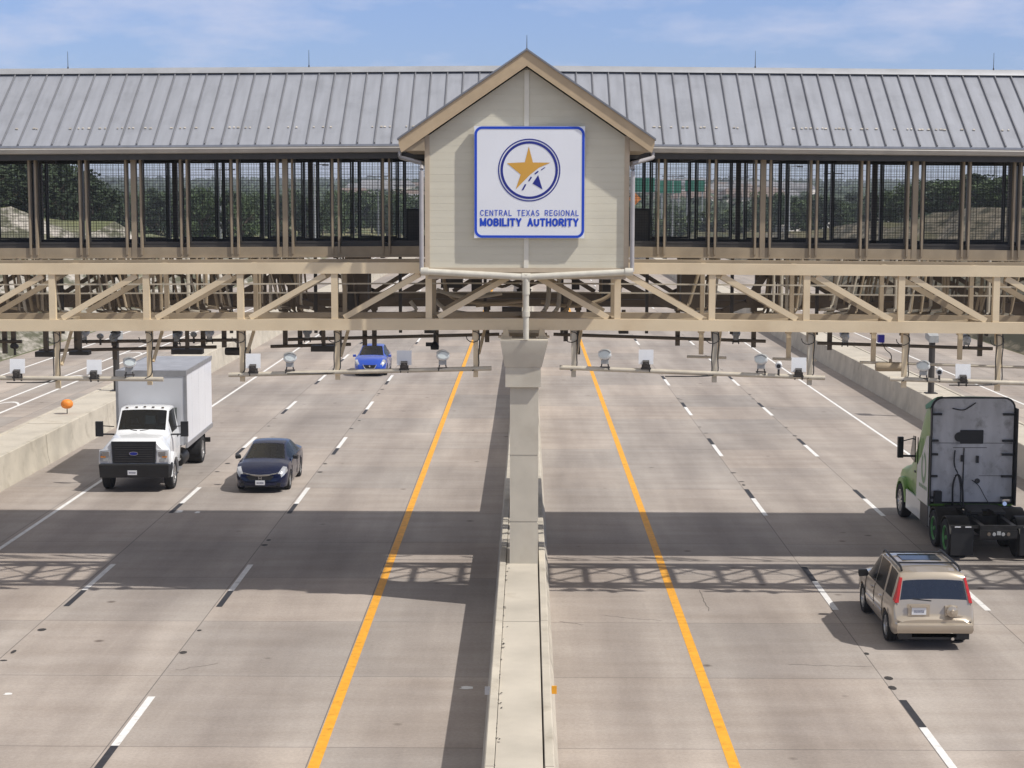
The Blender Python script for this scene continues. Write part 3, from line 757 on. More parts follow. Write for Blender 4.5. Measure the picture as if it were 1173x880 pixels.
# ------------------------------------------------------------------ gable house over the median
YG = 40.28
H = thing('gable_house', 'cream sided gable with tan rakes at centre of gantry', 'building', (0, YG, zF0))
gx0, gx1 = at(487.5,300,YG).x, at(719.5,300,YG).x
gz0 = at(604,307,YG).z
pk = at(604,66,YG-0.3); pkz = pk.z                   # top of rake
el = at(456.5,160,YG-0.3); er = at(750,160,YG-0.3)
xc = 0.5*(el.x+er.x)
tanr = (at(604,58,YG-0.3).z - 0.5*(el.z+er.z)) / (0.5*(er.x-el.x)); zpk = at(604,58,YG-0.3).z
th = 0.34                                            # vertical depth of rake
wl = lambda x: zpk - th - 0.02 - abs(x-xc)*tanr
wall = MB()
wall.prism([(gx0,YG,gz0),(gx1,YG,gz0),(gx1,YG,wl(gx1)),(xc,YG,wl(xc)),(gx0,YG,wl(gx0))], (0,0.12,0))
wall.span(gx0, gx0+0.1, YG+0.121, YW0-0.2, gz0, wl(gx0)); wall.span(gx1-0.1, gx1, YG+0.121, YW0-0.2, gz0, wl(gx1))
wall.span(gx0+0.101, gx1-0.101, YG+0.121, YW0-0.2, gz0, gz0+0.1)
WALL = wall.build('wall', M['siding'], H, sharp=20)
tr = MB()
tr.span(gx0-0.012, gx0+0.10, YG-0.02, YG-0.001, gz0, wl(gx0+0.1)-0.002); tr.span(gx1-0.10, gx1+0.012, YG-0.02, YG-0.001, gz0, wl(gx1-0.1)-0.002)
tr.build('corner_trim', M['trim'], H)
MB().span(xc-0.055, xc+0.055, YG-0.03, YG-0.001, gz0, wl(xc+0.05)-0.02).build('centre_batten', M['batten'], H)
MB().span(gx0-0.03, gx1+0.03, YG-0.04, YG+0.2, gz0-0.10, gz0-0.002).span(gx0+0.05, gx1-0.05, YG+0.02, YG+0.4, gz0-0.26, gz0-0.101).build('base_flashing', M['trim'], H)
rk = MB()
xo = 0.5*(er.x-el.x)
for sg in (-1, 1):
    e = xc+sg*xo; ze = zpk - xo*tanr
    rk.prism([(xc,YG-0.30,zpk),(e,YG-0.30,ze),(e,YG-0.30,ze-0.10),(e-sg*0.06,YG-0.30,ze-th*0.98+0.04),(e-sg*0.12,YG-0.30,ze-th+0.12*tanr),(xc,YG-0.30,zpk-th)], (0,0.05,0))
rk.build('rake_board', M['fascia'], H)
rr_ = MB()
for sg in (-1, 1):
    e = xc+sg*(xo+0.03); ze = zpk-(xo+0.03)*tanr
    rr_.prism([(xc,YG-0.34,zpk+0.05),(e,YG-0.34,ze+0.05),(e,YG-0.34,ze+0.003),(xc,YG-0.34,zpk+0.003)], (0,YR-YG+0.34,0))
rr_.build('roof', M['seam'], H)
for sg in (-1, 1):
    sf = MB()
    e = xc+sg*(xo-0.1); ze = zpk-(xo-0.1)*tanr-th
    g_ = gx0-0.003 if sg < 0 else gx1+0.003
    sf.prism([(g_,YG-0.24,ze+0.02),(e,YG-0.24,ze+0.02),(e,YG-0.24,ze+0.06),(g_,YG-0.24,wl(g_)+0.0)], (0,YE0-YG+0.1,0))
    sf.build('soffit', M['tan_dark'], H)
p = Vector((xc, YG+1.0, zpk+0.04))
MB().tube([p,p+Vector((0,0,0.12))],0.022).tube([p+Vector((0,0,0.12)),p+Vector((0,0,0.42))],[0.010,0.005],6).build('lightning_rod', M['dark'], H)

# drain pipes from the gutters to the pier
D = thing('drain_pipe', 'cream drain pipes joining both gutters down to the pier cap', 'pipe', (0, YG-0.2, ZCAP))
yd = YG-0.10
def smooth_path(pts, r=0.10, n=4):
    out = [Vector(pts[0])]
    for a, b_, c in zip(pts, pts[1:], pts[2:]):
        a, b_, c = Vector(a), Vector(b_), Vector(c)
        p0 = b_ + (a-b_).normalized()*min(r, (a-b_).length*0.45); p1 = b_ + (c-b_).normalized()*min(r, (c-b_).length*0.45)
        for k in range(n+1):
            t_ = k/n; out.append(p0*(1-t_)**2 + b_*2*t_*(1-t_) + p1*t_**2)
    out.append(Vector(pts[-1])); return out
zmid = at(603,317.5,yd).z; zend = at(487,311,yd).z
for sg in (-1, 1):
    xw = (gx0-0.085) if sg < 0 else (gx1+0.085)
    xg = at(458,172,YE0-0.06).x if sg < 0 else at(748,172,YE0-0.06).x
    zg = zE-0.22
    MB().tube(smooth_path([(xg,YE0-0.06,zg),(xg,YE0-0.06,zg-0.14),(xw,yd+0.7,zg-0.34),(xw,yd+0.02,zg-0.44),(xw,yd+0.02,zend)], 0.14, 5), 0.052, 10).build('downspout', M['downspout'], D)
    MB().tube([(xw,yd,zend),(xc+sg*0.02,yd,zmid)], 0.075, 12).lathe([(-0.02,0.02),(-0.02,0.095),(0.16,0.095),(0.16,0.02)], (xw-sg*0.0,yd,zend), (sg*-1,0,-0.02), 12).build('cross_pipe', M['whitepipe'], D)
MB().tube([(xc,yd,zmid+0.06),(xc,yd,zmid-0.4)],0.085,12).tube([(xc,yd,zmid-0.4),(xc,yd,ZCAP+0.02)],0.068,12).lathe([(0,0.02),(0,0.09),(0.12,0.09),(0.12,0.02)],(xc,yd,ZCAP+0.55),(0,0,1),12).lathe([(0,0.02),(0,0.092),(0.2,0.092),(0.2,0.02)],(xc-0.1,yd,zmid),(1,0,0),12).build('stand_pipe', M['whitepipe'], D)

# ------------------------------------------------------------------ sign board
YS = YG-0.17
SB = thing('sign_board', 'white square sign with blue border and star emblem on gable', 'sign', at(606.5,273,YS))
def sx(x, y): q = at(x, y, YS); return (q.x, q.z)
X0, Z0 = sx(543.2, 272.8); X1, Z1_ = sx(670.2, 144.8)
pl = MB().span(X0, X1, YS, YS+0.12, Z0, Z1_); pl.bevel(0.01,1); PLT = pl.build('panel', M['sign_white'], SB)
MB().span(X0+0.3,X0+0.4,YS+0.121,YG-0.001,Z0+0.2,Z1_-0.2).span(X1-0.4,X1-0.3,YS+0.121,YG-0.001,Z0+0.2,Z1_-0.2).build('mounting_rails', M['dark'], SB)
def rounded(x0,x1,z0,z1,r,n=8):
    out = []
    for cx,cz,a0 in ((x1-r,z1-r,0),(x0+r,z1-r,90),(x0+r,z0+r,180),(x1-r,z0+r,270)):
        for k in range(n+1):
            a = R(a0+90*k/n); out.append((cx+r*math.cos(a), cz+r*math.sin(a)))
    return out
def ring_flat(outer, inner, y, th_):
    m_ = MB(); n = len(outer)
    of = [m_.bm.verts.new((x,y,z)) for x,z in outer]; inf = [m_.bm.verts.new((x,y,z)) for x,z in inner]
    ob = [m_.bm.verts.new((x,y+th_,z)) for x,z in outer]; ib = [m_.bm.verts.new((x,y+th_,z)) for x,z in inner]
    for i in range(n):
        j = (i+1)%n
        m_.bm.faces.new((of[i],of[j],inf[j],inf[i])); m_.bm.faces.new((of[i],ob[i],ob[j],of[j])); m_.bm.faces.new((inf[i],inf[j],ib[j],ib[i]))
    return m_
u = (X1-X0)/127.0
ring_flat(rounded(X0+0.3*u,X1-0.3*u,Z0+0.3*u,Z1_-0.3*u,9*u), rounded(X0+3.2*u,X1-3.2*u,Z0+3.2*u,Z1_-3.2*u,6.2*u), YS-0.006, 0.005).build('border', M['sign_blue'], SB)
cx, cz = sx(606.2, 195.0)
circ = lambda r: [(cx+r*u*math.cos(2*math.pi*k/64), cz+r*u*math.sin(2*math.pi*k/64)) for k in range(64)]
ring_flat(circ(35.8), circ(34.4), YS-0.005, 0.004).build('emblem_ring', M['sign_navy'], SB)
ring_flat(circ(33.0), circ(30.2), YS-0.005, 0.004).build('emblem_ring', M['sign_navy'], SB)
lg = lambda pts: [(lambda q: (q[0], YS-0.005, q[1]))(sx(530+x/4.0, 60+y/4.0)) for x, y in pts]
star = lg([(303,432),(322,505),(402,506),(350,528),(310,560),(280,590),(243,628),(266,560),(203,508),(285,504)])
ms = MB(); c0 = ms.bm.verts.new(Vector(lg([(300,530)])[0])); vs = [ms.bm.verts.new(Vector(p)) for p in star]
for i in range(len(vs)): ms.bm.faces.new((c0, vs[i], vs[(i+1)%len(vs)]))
ms.build('emblem_star', M['sign_gold'], SB)
rd = MB()
for q in ([(270,632),(278,632),(292,606),(285,604)],[(300,590),(305,592),(318,573),(312,569)],[(328,556),(333,560),(349,547),(344,543)],[(358,538),(361,541),(380,527),(374,527)],[(346,562),(366,629),(342,614),(320,602)]):
    rd.face(lg(q))
rd.build('emblem_road', M['sign_navy'], SB)
# block lettering drawn stroke by stroke in a 1 x 1 cell
def arc(cx_, cz_, rx, rz_, a0, a1, n=9): return [(cx_+rx*math.cos(R(a0+(a1-a0)*k/n)), cz_+rz_*math.sin(R(a0+(a1-a0)*k/n))) for k in range(n+1)]
GLY = {
 'C': (0.86,[arc(.5,.68,.5,.32,20,180)+arc(.5,.32,.5,.32,180,340)]), 'G': (0.90,[arc(.5,.68,.5,.32,20,180)+arc(.5,.32,.5,.32,180,360)+[(1,.45),(.55,.45)]]),
 'O': (0.92,[arc(.5,.66,.5,.34,0,180)+arc(.5,.34,.5,.34,180,360)+[(1,.66)]]), 'E': (0.74,[[(1,1),(0,1),(0,0),(1,0)],[(0,.52),(.85,.52)]]),
 'N': (0.88,[[(0,0),(0,1),(1,0),(1,1)]]), 'T': (0.80,[[(0,1),(1,1)],[(.5,1),(.5,0)]]), 'R': (0.84,[[(0,0),(0,1)]+arc(.62,.74,.38,.26,90,-90)+[(0,.48)],[(.5,.48),(1,0)]]),
 'A': (0.90,[[(0,0),(.5,1),(1,0)],[(.2,.30),(.8,.30)]]), 'L': (0.70,[[(0,1),(0,0),(1,0)]]), 'X': (0.84,[[(0,0),(1,1)],[(0,1),(1,0)]]),
 'S': (0.80,[arc(.5,.75,.48,.25,25,180)+arc(.5,.75,.48,.24,180,270,5)+arc(.5,.25,.5,.26,90,0,5)+arc(.5,.25,.5,.25,0,-155)]), 'I': (0.0,[[(0,0),(0,1)]]),
 'M': (1.08,[[(0,0),(0,1),(.5,.1),(1,1),(1,0)]]), 'B': (0.84,[[(0,0),(0,1)]+arc(.6,.76,.34,.24,90,-90)+[(0,.52),(.6,.52)]+arc(.62,.26,.38,.26,90,-90)+[(0,0)]]),
 'U': (0.86,[[(0,1),(0,.35)]+arc(.5,.35,.5,.35,180,360)+[(1,1)]]), 'H': (0.86,[[(0,0),(0,1)],[(1,0),(1,1)],[(0,.52),(1,.52)]]), 'Y': (0.86,[[(0,1),(.5,.48),(1,1)],[(.5,.48),(.5,0)]]) }
def lettering(txt, x0, x1, ytop, ybot, mtl, stroke, gap):
    (ax, az_) = sx(x0, ybot); (bx, bz) = sx(x1, ytop); hgt = bz-az_
    sw = stroke*hgt; rel = 0.62
    tot = sum((GLY[c][0]*rel if c != ' ' else 0.42) + gap for c in txt) - gap
    k_ = (bx-ax-sw)/(tot); x = ax+sw/2; mb = MB(); dep = 0
    for c in txt:
        if c == ' ': x += (0.42+gap)*k_; continue
        wg = GLY[c][0]*rel*k_
        for line in GLY[c][1]:
            pts = [(x+a*wg, az_+sw/2+b_*(hgt-sw)) for a, b_ in line]
            for i, ((xa, za), (xb, zb_)) in enumerate(zip(pts, pts[1:])):
                d = Vector((xb-xa, zb_-za)); L_ = d.length
                if L_ < 1e-5: continue
                d /= L_; n_ = Vector((-d.y, d.x))*sw/2; e = d*sw*0.5 if len(line) < 6 else d*sw*0.12
                y = YS-0.004-0.00035*(dep % 14); dep += 1
                mb.face([(xa-e.x+n_.x,y,za-e.y+n_.y),(xb+e.x+n_.x,y,zb_+e.y+n_.y),(xb+e.x-n_.x,y,zb_+e.y-n_.y),(xa-e.x-n_.x,y,za-e.y-n_.y)])
        x += wg + gap*k_
    return mb.build('lettering', mtl, SB, sharp=0)
lettering('CENTRAL TEXAS REGIONAL', 550.2, 663, 240.8, 247.4, M['sign_blue'], 0.13, 0.36)
lettering('MOBILITY AUTHORITY', 549.6, 662.8, 250.2, 259.4, M['sign_blue'], 0.235, 0.36)
# weeds and grit in the joint of the median
wd_ = MB(); rq = random.Random(9)
for i in range(60):
    y = rq.uniform(24, 41); c = Vector((-0.375+rq.uniform(-.02,.03)*(1 if i % 4 else 3), y, 1.08))
    for k in range(3):
        a = rq.uniform(0,6.28); s_ = rq.uniform(0.01,0.035); wd_.face([c, c+Vector((math.cos(a)*s_*1.5,math.sin(a)*s_*2,s_*0.6)), c+Vector((math.cos(a+1)*s_,math.sin(a+1)*s_*2,s_*0.3))])
tag(wd_.build('joint_weeds', M['scar'], sharp=0), 'specks of dark weed and grit along the median joint', 'weeds', None, 'stuff')

ck_ = MB(); rk_ = random.Random(17)
for (ax_,ay_,bx_,by_) in ((690,705,760,712),(800,676,813,700),(905,762,1000,764),(640,712,668,716),(250,760,200,768)):
    a, b_ = gnd(ax_,ay_), gnd(bx_,by_); n = 9; pts = []
    for k in range(n+1):
        q = a.lerp(b_, k/n); pts.append(Vector((q.x+rk_.uniform(-.03,.03), q.y+rk_.uniform(-.06,.06), Z1)))
    for p0, p1 in zip(pts, pts[1:]):
        d = (p1-p0).normalized(); nn = Vector((-d.y,d.x,0))*0.005; ck_.face([p0-nn,p1-nn,p1+nn,p0+nn])
structure(ck_.build('pavement_cracks', M['scar'], sharp=0))

# ------------------------------------------------------------------ sensor arms hanging under both trusses
def sensor_arm(label, Y, pipe, posts, ztop, mpipe, mpost, group, cables=True, r=0.055, braces=True, pw=0.11):
    a, b_ = at(pipe[0], pipe[1], Y), at(pipe[2], pipe[3], Y)
    t = thing('sensor_arm', label, 'pipe arm', ((a.x+b_.x)/2, Y, (a.z+b_.z)/2), 0, group)
    MB().tube([a, b_], r, 10).build('pipe', mpipe, t)
    cl_ = MB()
    for k in range(int((b_-a).length/0.9)):
        q = a.lerp(b_, (k+0.4)/((b_-a).length/0.9)); cl_.lathe([(0,0.02),(0,r+0.012),(0.05,r+0.012),(0.05,0.02)], q, b_-a, 10)
    for i, (px, py) in enumerate(posts):
        p = at(px, py, Y+0.13); zt = ztop - KT*abs(p.x)
        m_ = MB(); m_.span(p.x-pw/2, p.x+pw/2, Y+0.075, Y+0.17, p.z, zt-0.002)
        m_.span(p.x-pw/2-0.03, p.x+pw/2+0.03, Y+0.172, Y+0.19, zt-0.25, zt-0.01)
        m_.build('post', mpost, t)
        if braces:
            MB().bar((p.x+0.2, Y+0.7, zt-0.03), (p.x+0.07, Y+0.2, p.z+0.55), 0.06, 0.06).build('brace', M['tan'], t)
        if cables:
            for dx in (0.075, -0.07)[:1 + i % 2]:
                x = p.x+dx
                pts = [(x, Y+0.05, zt-0.02), (x+0.02, Y+0.05, zt-0.3), (x-0.01, Y+0.05, zt-0.6), (x+0.01, Y+0.0, p.z+0.24), (x-0.15, Y-0.05, p.z+0.17), (x-0.5, Y-0.06, p.z+0.155), (x-1.1, Y-0.06, p.z+0.155)]
                pts = [q for q in pts if q[0] > a.x+0.1]
                if i % 3 == 2: pts = pts[:5]
                MB().tube(smooth_path(pts, 0.12, 3), 0.014, 6).build('cable', M['cable'], t)
                # loose loop at the top
            lp = [(p.x-0.06+0.16*math.sin(k*0.6), Y+0.02, zt-0.16+0.13*math.cos(k*0.6)) for k in range(9)]
            MB().tube(lp, 0.012, 5).build('cable', M['cable'], t)
    return t
GF, GR_ = 'front sensor arms under the truss', 'rear sensor arms under the walkway'
zbf = zb0
sensor_arm('front sensor pipe at far left above the ramp lines', YF, (-60,432.5,187,434.5), [(-40,442),(67,445),(172,441)], zbf, M['pipe'], M['tan'], GF)
sensor_arm('front sensor pipe below left truss crossing over the blue car', YF, (262,429.5,563,422), [(278,437),(387,435),(545,432)], zbf, M['pipe'], M['tan'], GF)
sensor_arm('front sensor pipe just right of pier crossing the yellow line', YF, (641,421,945,433), [(657,432),(818,438),(927,441)], zbf, M['pipe'], M['pipe'], GF)
sensor_arm('front sensor pipe at far right above the truck tractor', YF, (1019,434,1260,442), [(1035,444),(1142,448)], zbf, M['pipe'], M['tan'], GF)
YRr = 49.6; zbr = zr0
for lab, pipe, posts in (
    ('short dark rear sensor pipe at extreme left edge', (-60,391,25,391.5), [(6,405),(16,398)]),
    ('dark rear sensor pipe above the white box truck, upper of two', (85,391.5,275,389.5), [(88,400),(201,398),(233,398),(257,398)]),
    ('dark rear sensor pipe above the white box truck, lower of two', (45,402,248,397.5), [(53,402),(132,412)]),
    ('long dark rear sensor pipe running above the blue car to pier', (330,389,572,383), [(327,397),(418,396),(429,396),(500,398),(558,392)]),
    ('short dark rear sensor pipe left of the blue car', (310,397,402,394.5), [(344,398),(389,398)]),
    ('long dark rear sensor pipe right of the pier over yellow line', (634,383,877,391), [(648,391),(662,406),(776,396),(863,398)]),
    ('dark rear sensor pipe over the right concrete barrier', (936,393,1137,399.5), [(950,401),(1122,408)])):
    sensor_arm(lab, YRr, pipe, posts, zbr, M['brown'], M['brown'], GR_, cables=False, r=0.05, braces=False, pw=0.13)  # darker than the front arms: roof shade put into their colour
Ym = 43.4
for lab, pipe, posts in (('thin tan sensor pipe beneath right truss over dashed lane line', (787,408.5,832,410), [(803,406)]),
    ('thin tan sensor pipe beneath right truss above the barrier end', (885,411,935,412.5), [(903,411)]),
    ('thin tan sensor pipe at right beneath truss behind white antenna', (985,415,1240,423), [(1000,414),(1099,412)])):
    sensor_arm(lab, Ym, pipe, posts, zb0, M['pipe'], M['tan'], GF, cables=False, r=0.035, braces=False)

def antenna(px, py, Y, label, tilt, rz, size=0.345, mtl='sensor_white', group='square antennas on the front arms'):
    p = at(px, py, Y)
    t = thing('square_antenna', label, 'antenna', p, R(rz), group, world=False)
    rot = Matrix.Rotation(R(-tilt), 3, 'X')
    MB().box((0,0,0.05), (size, 0.05, size), rot).bevel(0.008,1).build('panel', M[mtl], t)
    MB().box((0.0,-0.10,-0.10), (0.15,0.16,0.13), Matrix.Rotation(R(12),3,'X')).lathe([(0,0.03),(0,0.055),(0.05,0.05),(0.05,0.02)], (0.0,-0.17,-0.115), (0,-1,-0.2), 10).bevel(0.006,1).build('camera', M['dark'], t)
    MB().span(-0.10,-0.07,-0.02,0.04,-0.30,-0.08).span(0.07,0.10,-0.02,0.04,-0.30,-0.08).span(-0.12,0.12,-0.05,0.06,-0.235,-0.20).build('bracket', M['dark'], t)
def strobe(px, py, Y, label, rz, scale=1.0, hs='sensor_white', ln='lens', group='flash lamps on the front arms'):
    p = at(px, py, Y)
    t = thing('flash_lamp', label, 'lamp', p, R(rz), group, world=False)
    s = scale
    el_ = lambda y, z, rx, rz_: [(rx*math.cos(2*math.pi*k/18), y, z+rz_*math.sin(2*math.pi*k/18)+0.25*(0)) for k in range(18)]
    MB().loft([el_(-0.15*s,0.05*s,0.150*s,0.105*s), el_(-0.05*s,0.03*s,0.158*s,0.120*s), el_(0.08*s,0.0,0.13*s,0.105*s), el_(0.20*s,-0.04*s,0.08*s,0.07*s)]).build('housing', M[hs], t)
    MB().loft([el_(-0.168*s,0.055*s,0.125*s,0.082*s), el_(-0.151*s,0.052*s,0.138*s,0.095*s)]).build('lens', M[ln], t)
    hd_ = [(0.165*s*math.cos(R(a_)), 0.045*s+0.128*s*math.sin(R(a_))) for a_ in range(25, 156, 13)]
    MB().loft([[(x,y,z) for x,z in hd_]+[(x*0.97,y,z-0.008) for x,z in hd_[::-1]] for y in (-0.20*s, 0.02*s)], smooth=False).build('hood', M['sensor_grey'] if hs == 'sensor_white' else M['dark'], t)
    MB().box((0,0.02,-0.13*s),(0.17*s,0.16*s,0.10*s)).bevel(0.015,1).build('base', M['sensor_grey'], t)
    br = MB().bar((-0.07*s,0,-0.17*s),(-0.10*s,0,-0.33*s),0.028,0.028).bar((0.07*s,0,-0.17*s),(0.10*s,0,-0.33*s),0.028,0.028).bar((-0.12*s,0,-0.26*s),(0.12*s,0,-0.26*s),0.03,0.03)
    br.build('bracket', M['dark'], t)
def small_cam(px, py, Y, label, rz=0, mtl='sensor_white', group='small cameras on the sensor arms'):
    p = at(px, py, Y)
    t = thing('small_camera', label, 'camera', p, R(rz), group, world=False)
    MB().lathe([(-0.10,0.02),(-0.10,0.075),(0.02,0.085),(0.16,0.07),(0.16,0.02)], (0,0,0.03), (0,1,0.12), 12).build('body', M[mtl], t)
    MB().lathe([(0,0.01),(0,0.05),(0.02,0.05),(0.02,0.01)], (0,-0.12,0.018), (0,1,0), 12).build('lens', M['black'], t)
    MB().span(-0.025,0.025,-0.02,0.03,-0.22,-0.045).build('bracket', M['dark'], t)
Ys = YF-0.03
for px, py, ti, rz, lab in ((20,422,8,4,'white square antenna nearest the left edge above ramp lines'),
    (108,423,8,4,'white square antenna just left of the box truck roof'),
    (290,416,8,3,'white square antenna right of the box truck at pipe end'),
    (463,412.5,8,2,'white square antenna just right of the blue car'),
    (740,411.5,8,-4,'white square antenna above right lanes nearest the pier'),
    (915,420.5,14,-10,'white square antenna at right end of the pier side pipe'),
    (1103,428,14,-8,'white square antenna above the dark back of truck tractor')):
    antenna(px, py, Ys, lab, ti, rz)
for px, py, rz, lab in ((148,417,20,'pale flash lamp hanging over the box truck front'),(332,411.5,12,'pale flash lamp over left lanes, between box truck and blue car'),
    (507,409,8,'pale flash lamp left of the pier beside yellow line'),(693,408,-8,'pale flash lamp right of the pier beside yellow line'),
    (872,413.5,-14,'pale flash lamp above right edge line beside small camera'),(1058,421,-20,'pale flash lamp above truck tractor left corner')):
    strobe(px, py, Ys, lab, rz)
small_cam(892,420,Ys,'small white camera between lamp and antenna over right edge line',-10)
small_cam(1076,427,Ys,'small white camera between lamp and antenna above truck tractor',-12)
gr2 = 'shaded flash lamps on the rear arms'
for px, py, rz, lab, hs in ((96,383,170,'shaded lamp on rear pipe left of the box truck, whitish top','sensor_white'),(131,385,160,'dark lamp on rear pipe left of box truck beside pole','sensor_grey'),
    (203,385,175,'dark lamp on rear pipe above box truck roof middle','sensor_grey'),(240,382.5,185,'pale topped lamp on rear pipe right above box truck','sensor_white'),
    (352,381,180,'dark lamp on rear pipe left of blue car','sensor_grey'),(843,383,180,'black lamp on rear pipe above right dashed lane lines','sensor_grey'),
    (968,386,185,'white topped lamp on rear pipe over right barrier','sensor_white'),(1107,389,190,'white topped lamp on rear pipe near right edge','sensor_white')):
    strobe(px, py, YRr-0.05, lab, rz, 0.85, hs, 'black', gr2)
small_cam(115,386.5,YRr-0.05,'small dark camera on rear pipe between two lamps at left',180,'sensor_grey')
small_cam(222,384.5,YRr-0.05,'small dark camera on rear pipe above box truck roof',180,'sensor_grey')
small_cam(369,383,YRr-0.05,'small dark camera on rear pipe just left of blue car',180,'dark')
small_cam(17,398,YRr-0.05,'small dark camera on rear pipe at extreme left',170,'dark')
t = thing('blue_sensor', 'small blue box sensor on rear pipe over the barrier', 'sensor', at(1009,388,YRr-0.1), world=False)
MB().box((0,0,0),(0.18,0.16,0.22)).bevel(0.015,2).build('body', M['blue_sensor'], t)
MB().tube(smooth_path([(0.05,0,-0.1),(0.12,0,-0.3),(0.32,0,-0.45),(0.30,0,-0.75)],0.1),0.014,6).build('cable', M['cable'], t)
# flat panels and tubes seen from below / behind
for x0,y0,x1,y1,Yp,lab in ((40,402,64,409,47.5,'flat dark antenna panel hanging left of the box truck'),(79,401.5,101,407,47.5,'flat grey antenna panel hanging beside the first front post'),
    (196,399,231,406,47.5,'flat dark antenna panel hanging above the box truck roof'),(356,395,384,403,47.5,'flat dark antenna panel hanging left of the blue car'),(486,377.5,497,382,46.0,'little dark box under truss chord left of the pier'),(709,378,720,382.5,46.0,'little dark box under truss chord right of the pier')):
    a, b_ = at(x0,y1,Yp), at(x1,y0,Yp)
    t = thing('antenna_panel', lab, 'antenna', ((a.x+b_.x)/2, Yp, (a.z+b_.z)/2))
    MB().span(a.x,b_.x,Yp,Yp+0.35,a.z,b_.z-0.03).bevel(0.01,1).build('panel', M['dark'], t)
    MB().span((a.x+b_.x)/2-0.05,(a.x+b_.x)/2+0.05,Yp+0.1,Yp+0.2,b_.z-0.029,zr0-0.0).build('hanger', M['brown'], t)
for x0,x1,y,Yp,lab,mm in ((258,287,402.5,47.5,'dark tubular camera housing right of the box truck','dark'),(1003,1037,420.5,43.3,'grey tubular housing on thin pipe over the barrier','tan_dark')):
    a, b_ = at(x0,y,Yp), at(x1,y,Yp)
    t = thing('tube_housing', lab, 'camera', (a+b_)/2)
    MB().lathe([(0,0.05),(0,0.095),(0.06,0.11),((b_-a).length-0.05,0.11),((b_-a).length,0.09),((b_-a).length,0.03)], a, b_-a, 14).build('tube', M[mm], t)
    MB().span((a.x+b_.x)/2-0.03,(a.x+b_.x)/2+0.03,Yp-0.03,Yp+0.03,a.z+0.1,a.z+0.9 if Yp > 45 else a.z+0.2).build('hanger', M['brown'], t)
p = at(498,395,47)
t = thing('hanging_camera', 'dark camera on thin rod hanging left of the pier', 'camera', p)
MB().lathe([(0,0.03),(0,0.11),(0.1,0.12),(0.2,0.06),(0.22,0.03)], p-Vector((0,0,0.13)), (0,0,1), 12).span(p.x-0.24,p.x-0.05,p.y-0.06,p.y+0.06,p.z-0.04,p.z+0.06).build('body', M['black'], t)
MB().tube([p+Vector((0,0,0.05)),(p.x,p.y,zr0)],0.035,8).build('rod', M['dark'], t)
# two poles with cameras on the outer barriers beyond the gantry
for px, sgn, lab in ((132.5, -1, 'dark pole with camera behind white box truck on left barrier'), (1068, 1, 'dark pole with camera on right barrier beyond truck tractor')):
    Yp = 76.5
    q = at(px, 388, Yp)
    t = thing('camera_pole', lab, 'pole', (q.x, Yp, 1.08))
    MB().tube([(q.x,Yp,1.07),(q.x,Yp,q.z)], 0.14, 12).span(q.x-0.25,q.x+0.25,Yp-0.25,Yp+0.25,1.07,1.11).build('pole', M['dark'], t)
    MB().loft([[(q.x-0.2,Yp-0.35,q.z-0.15),(q.x+0.2,Yp-0.35,q.z-0.15),(q.x+0.2,Yp-0.35,q.z+0.15),(q.x-0.2,Yp-0.35,q.z+0.15)],[(q.x-0.25,Yp+0.3,q.z+0.0),(q.x+0.25,Yp+0.3,q.z),(q.x+0.25,Yp+0.3,q.z+0.32),(q.x-0.25,Yp+0.3,q.z+0.32)]], smooth=False).bevel(0.03,2).build('camera', M['sensor_grey'], t)

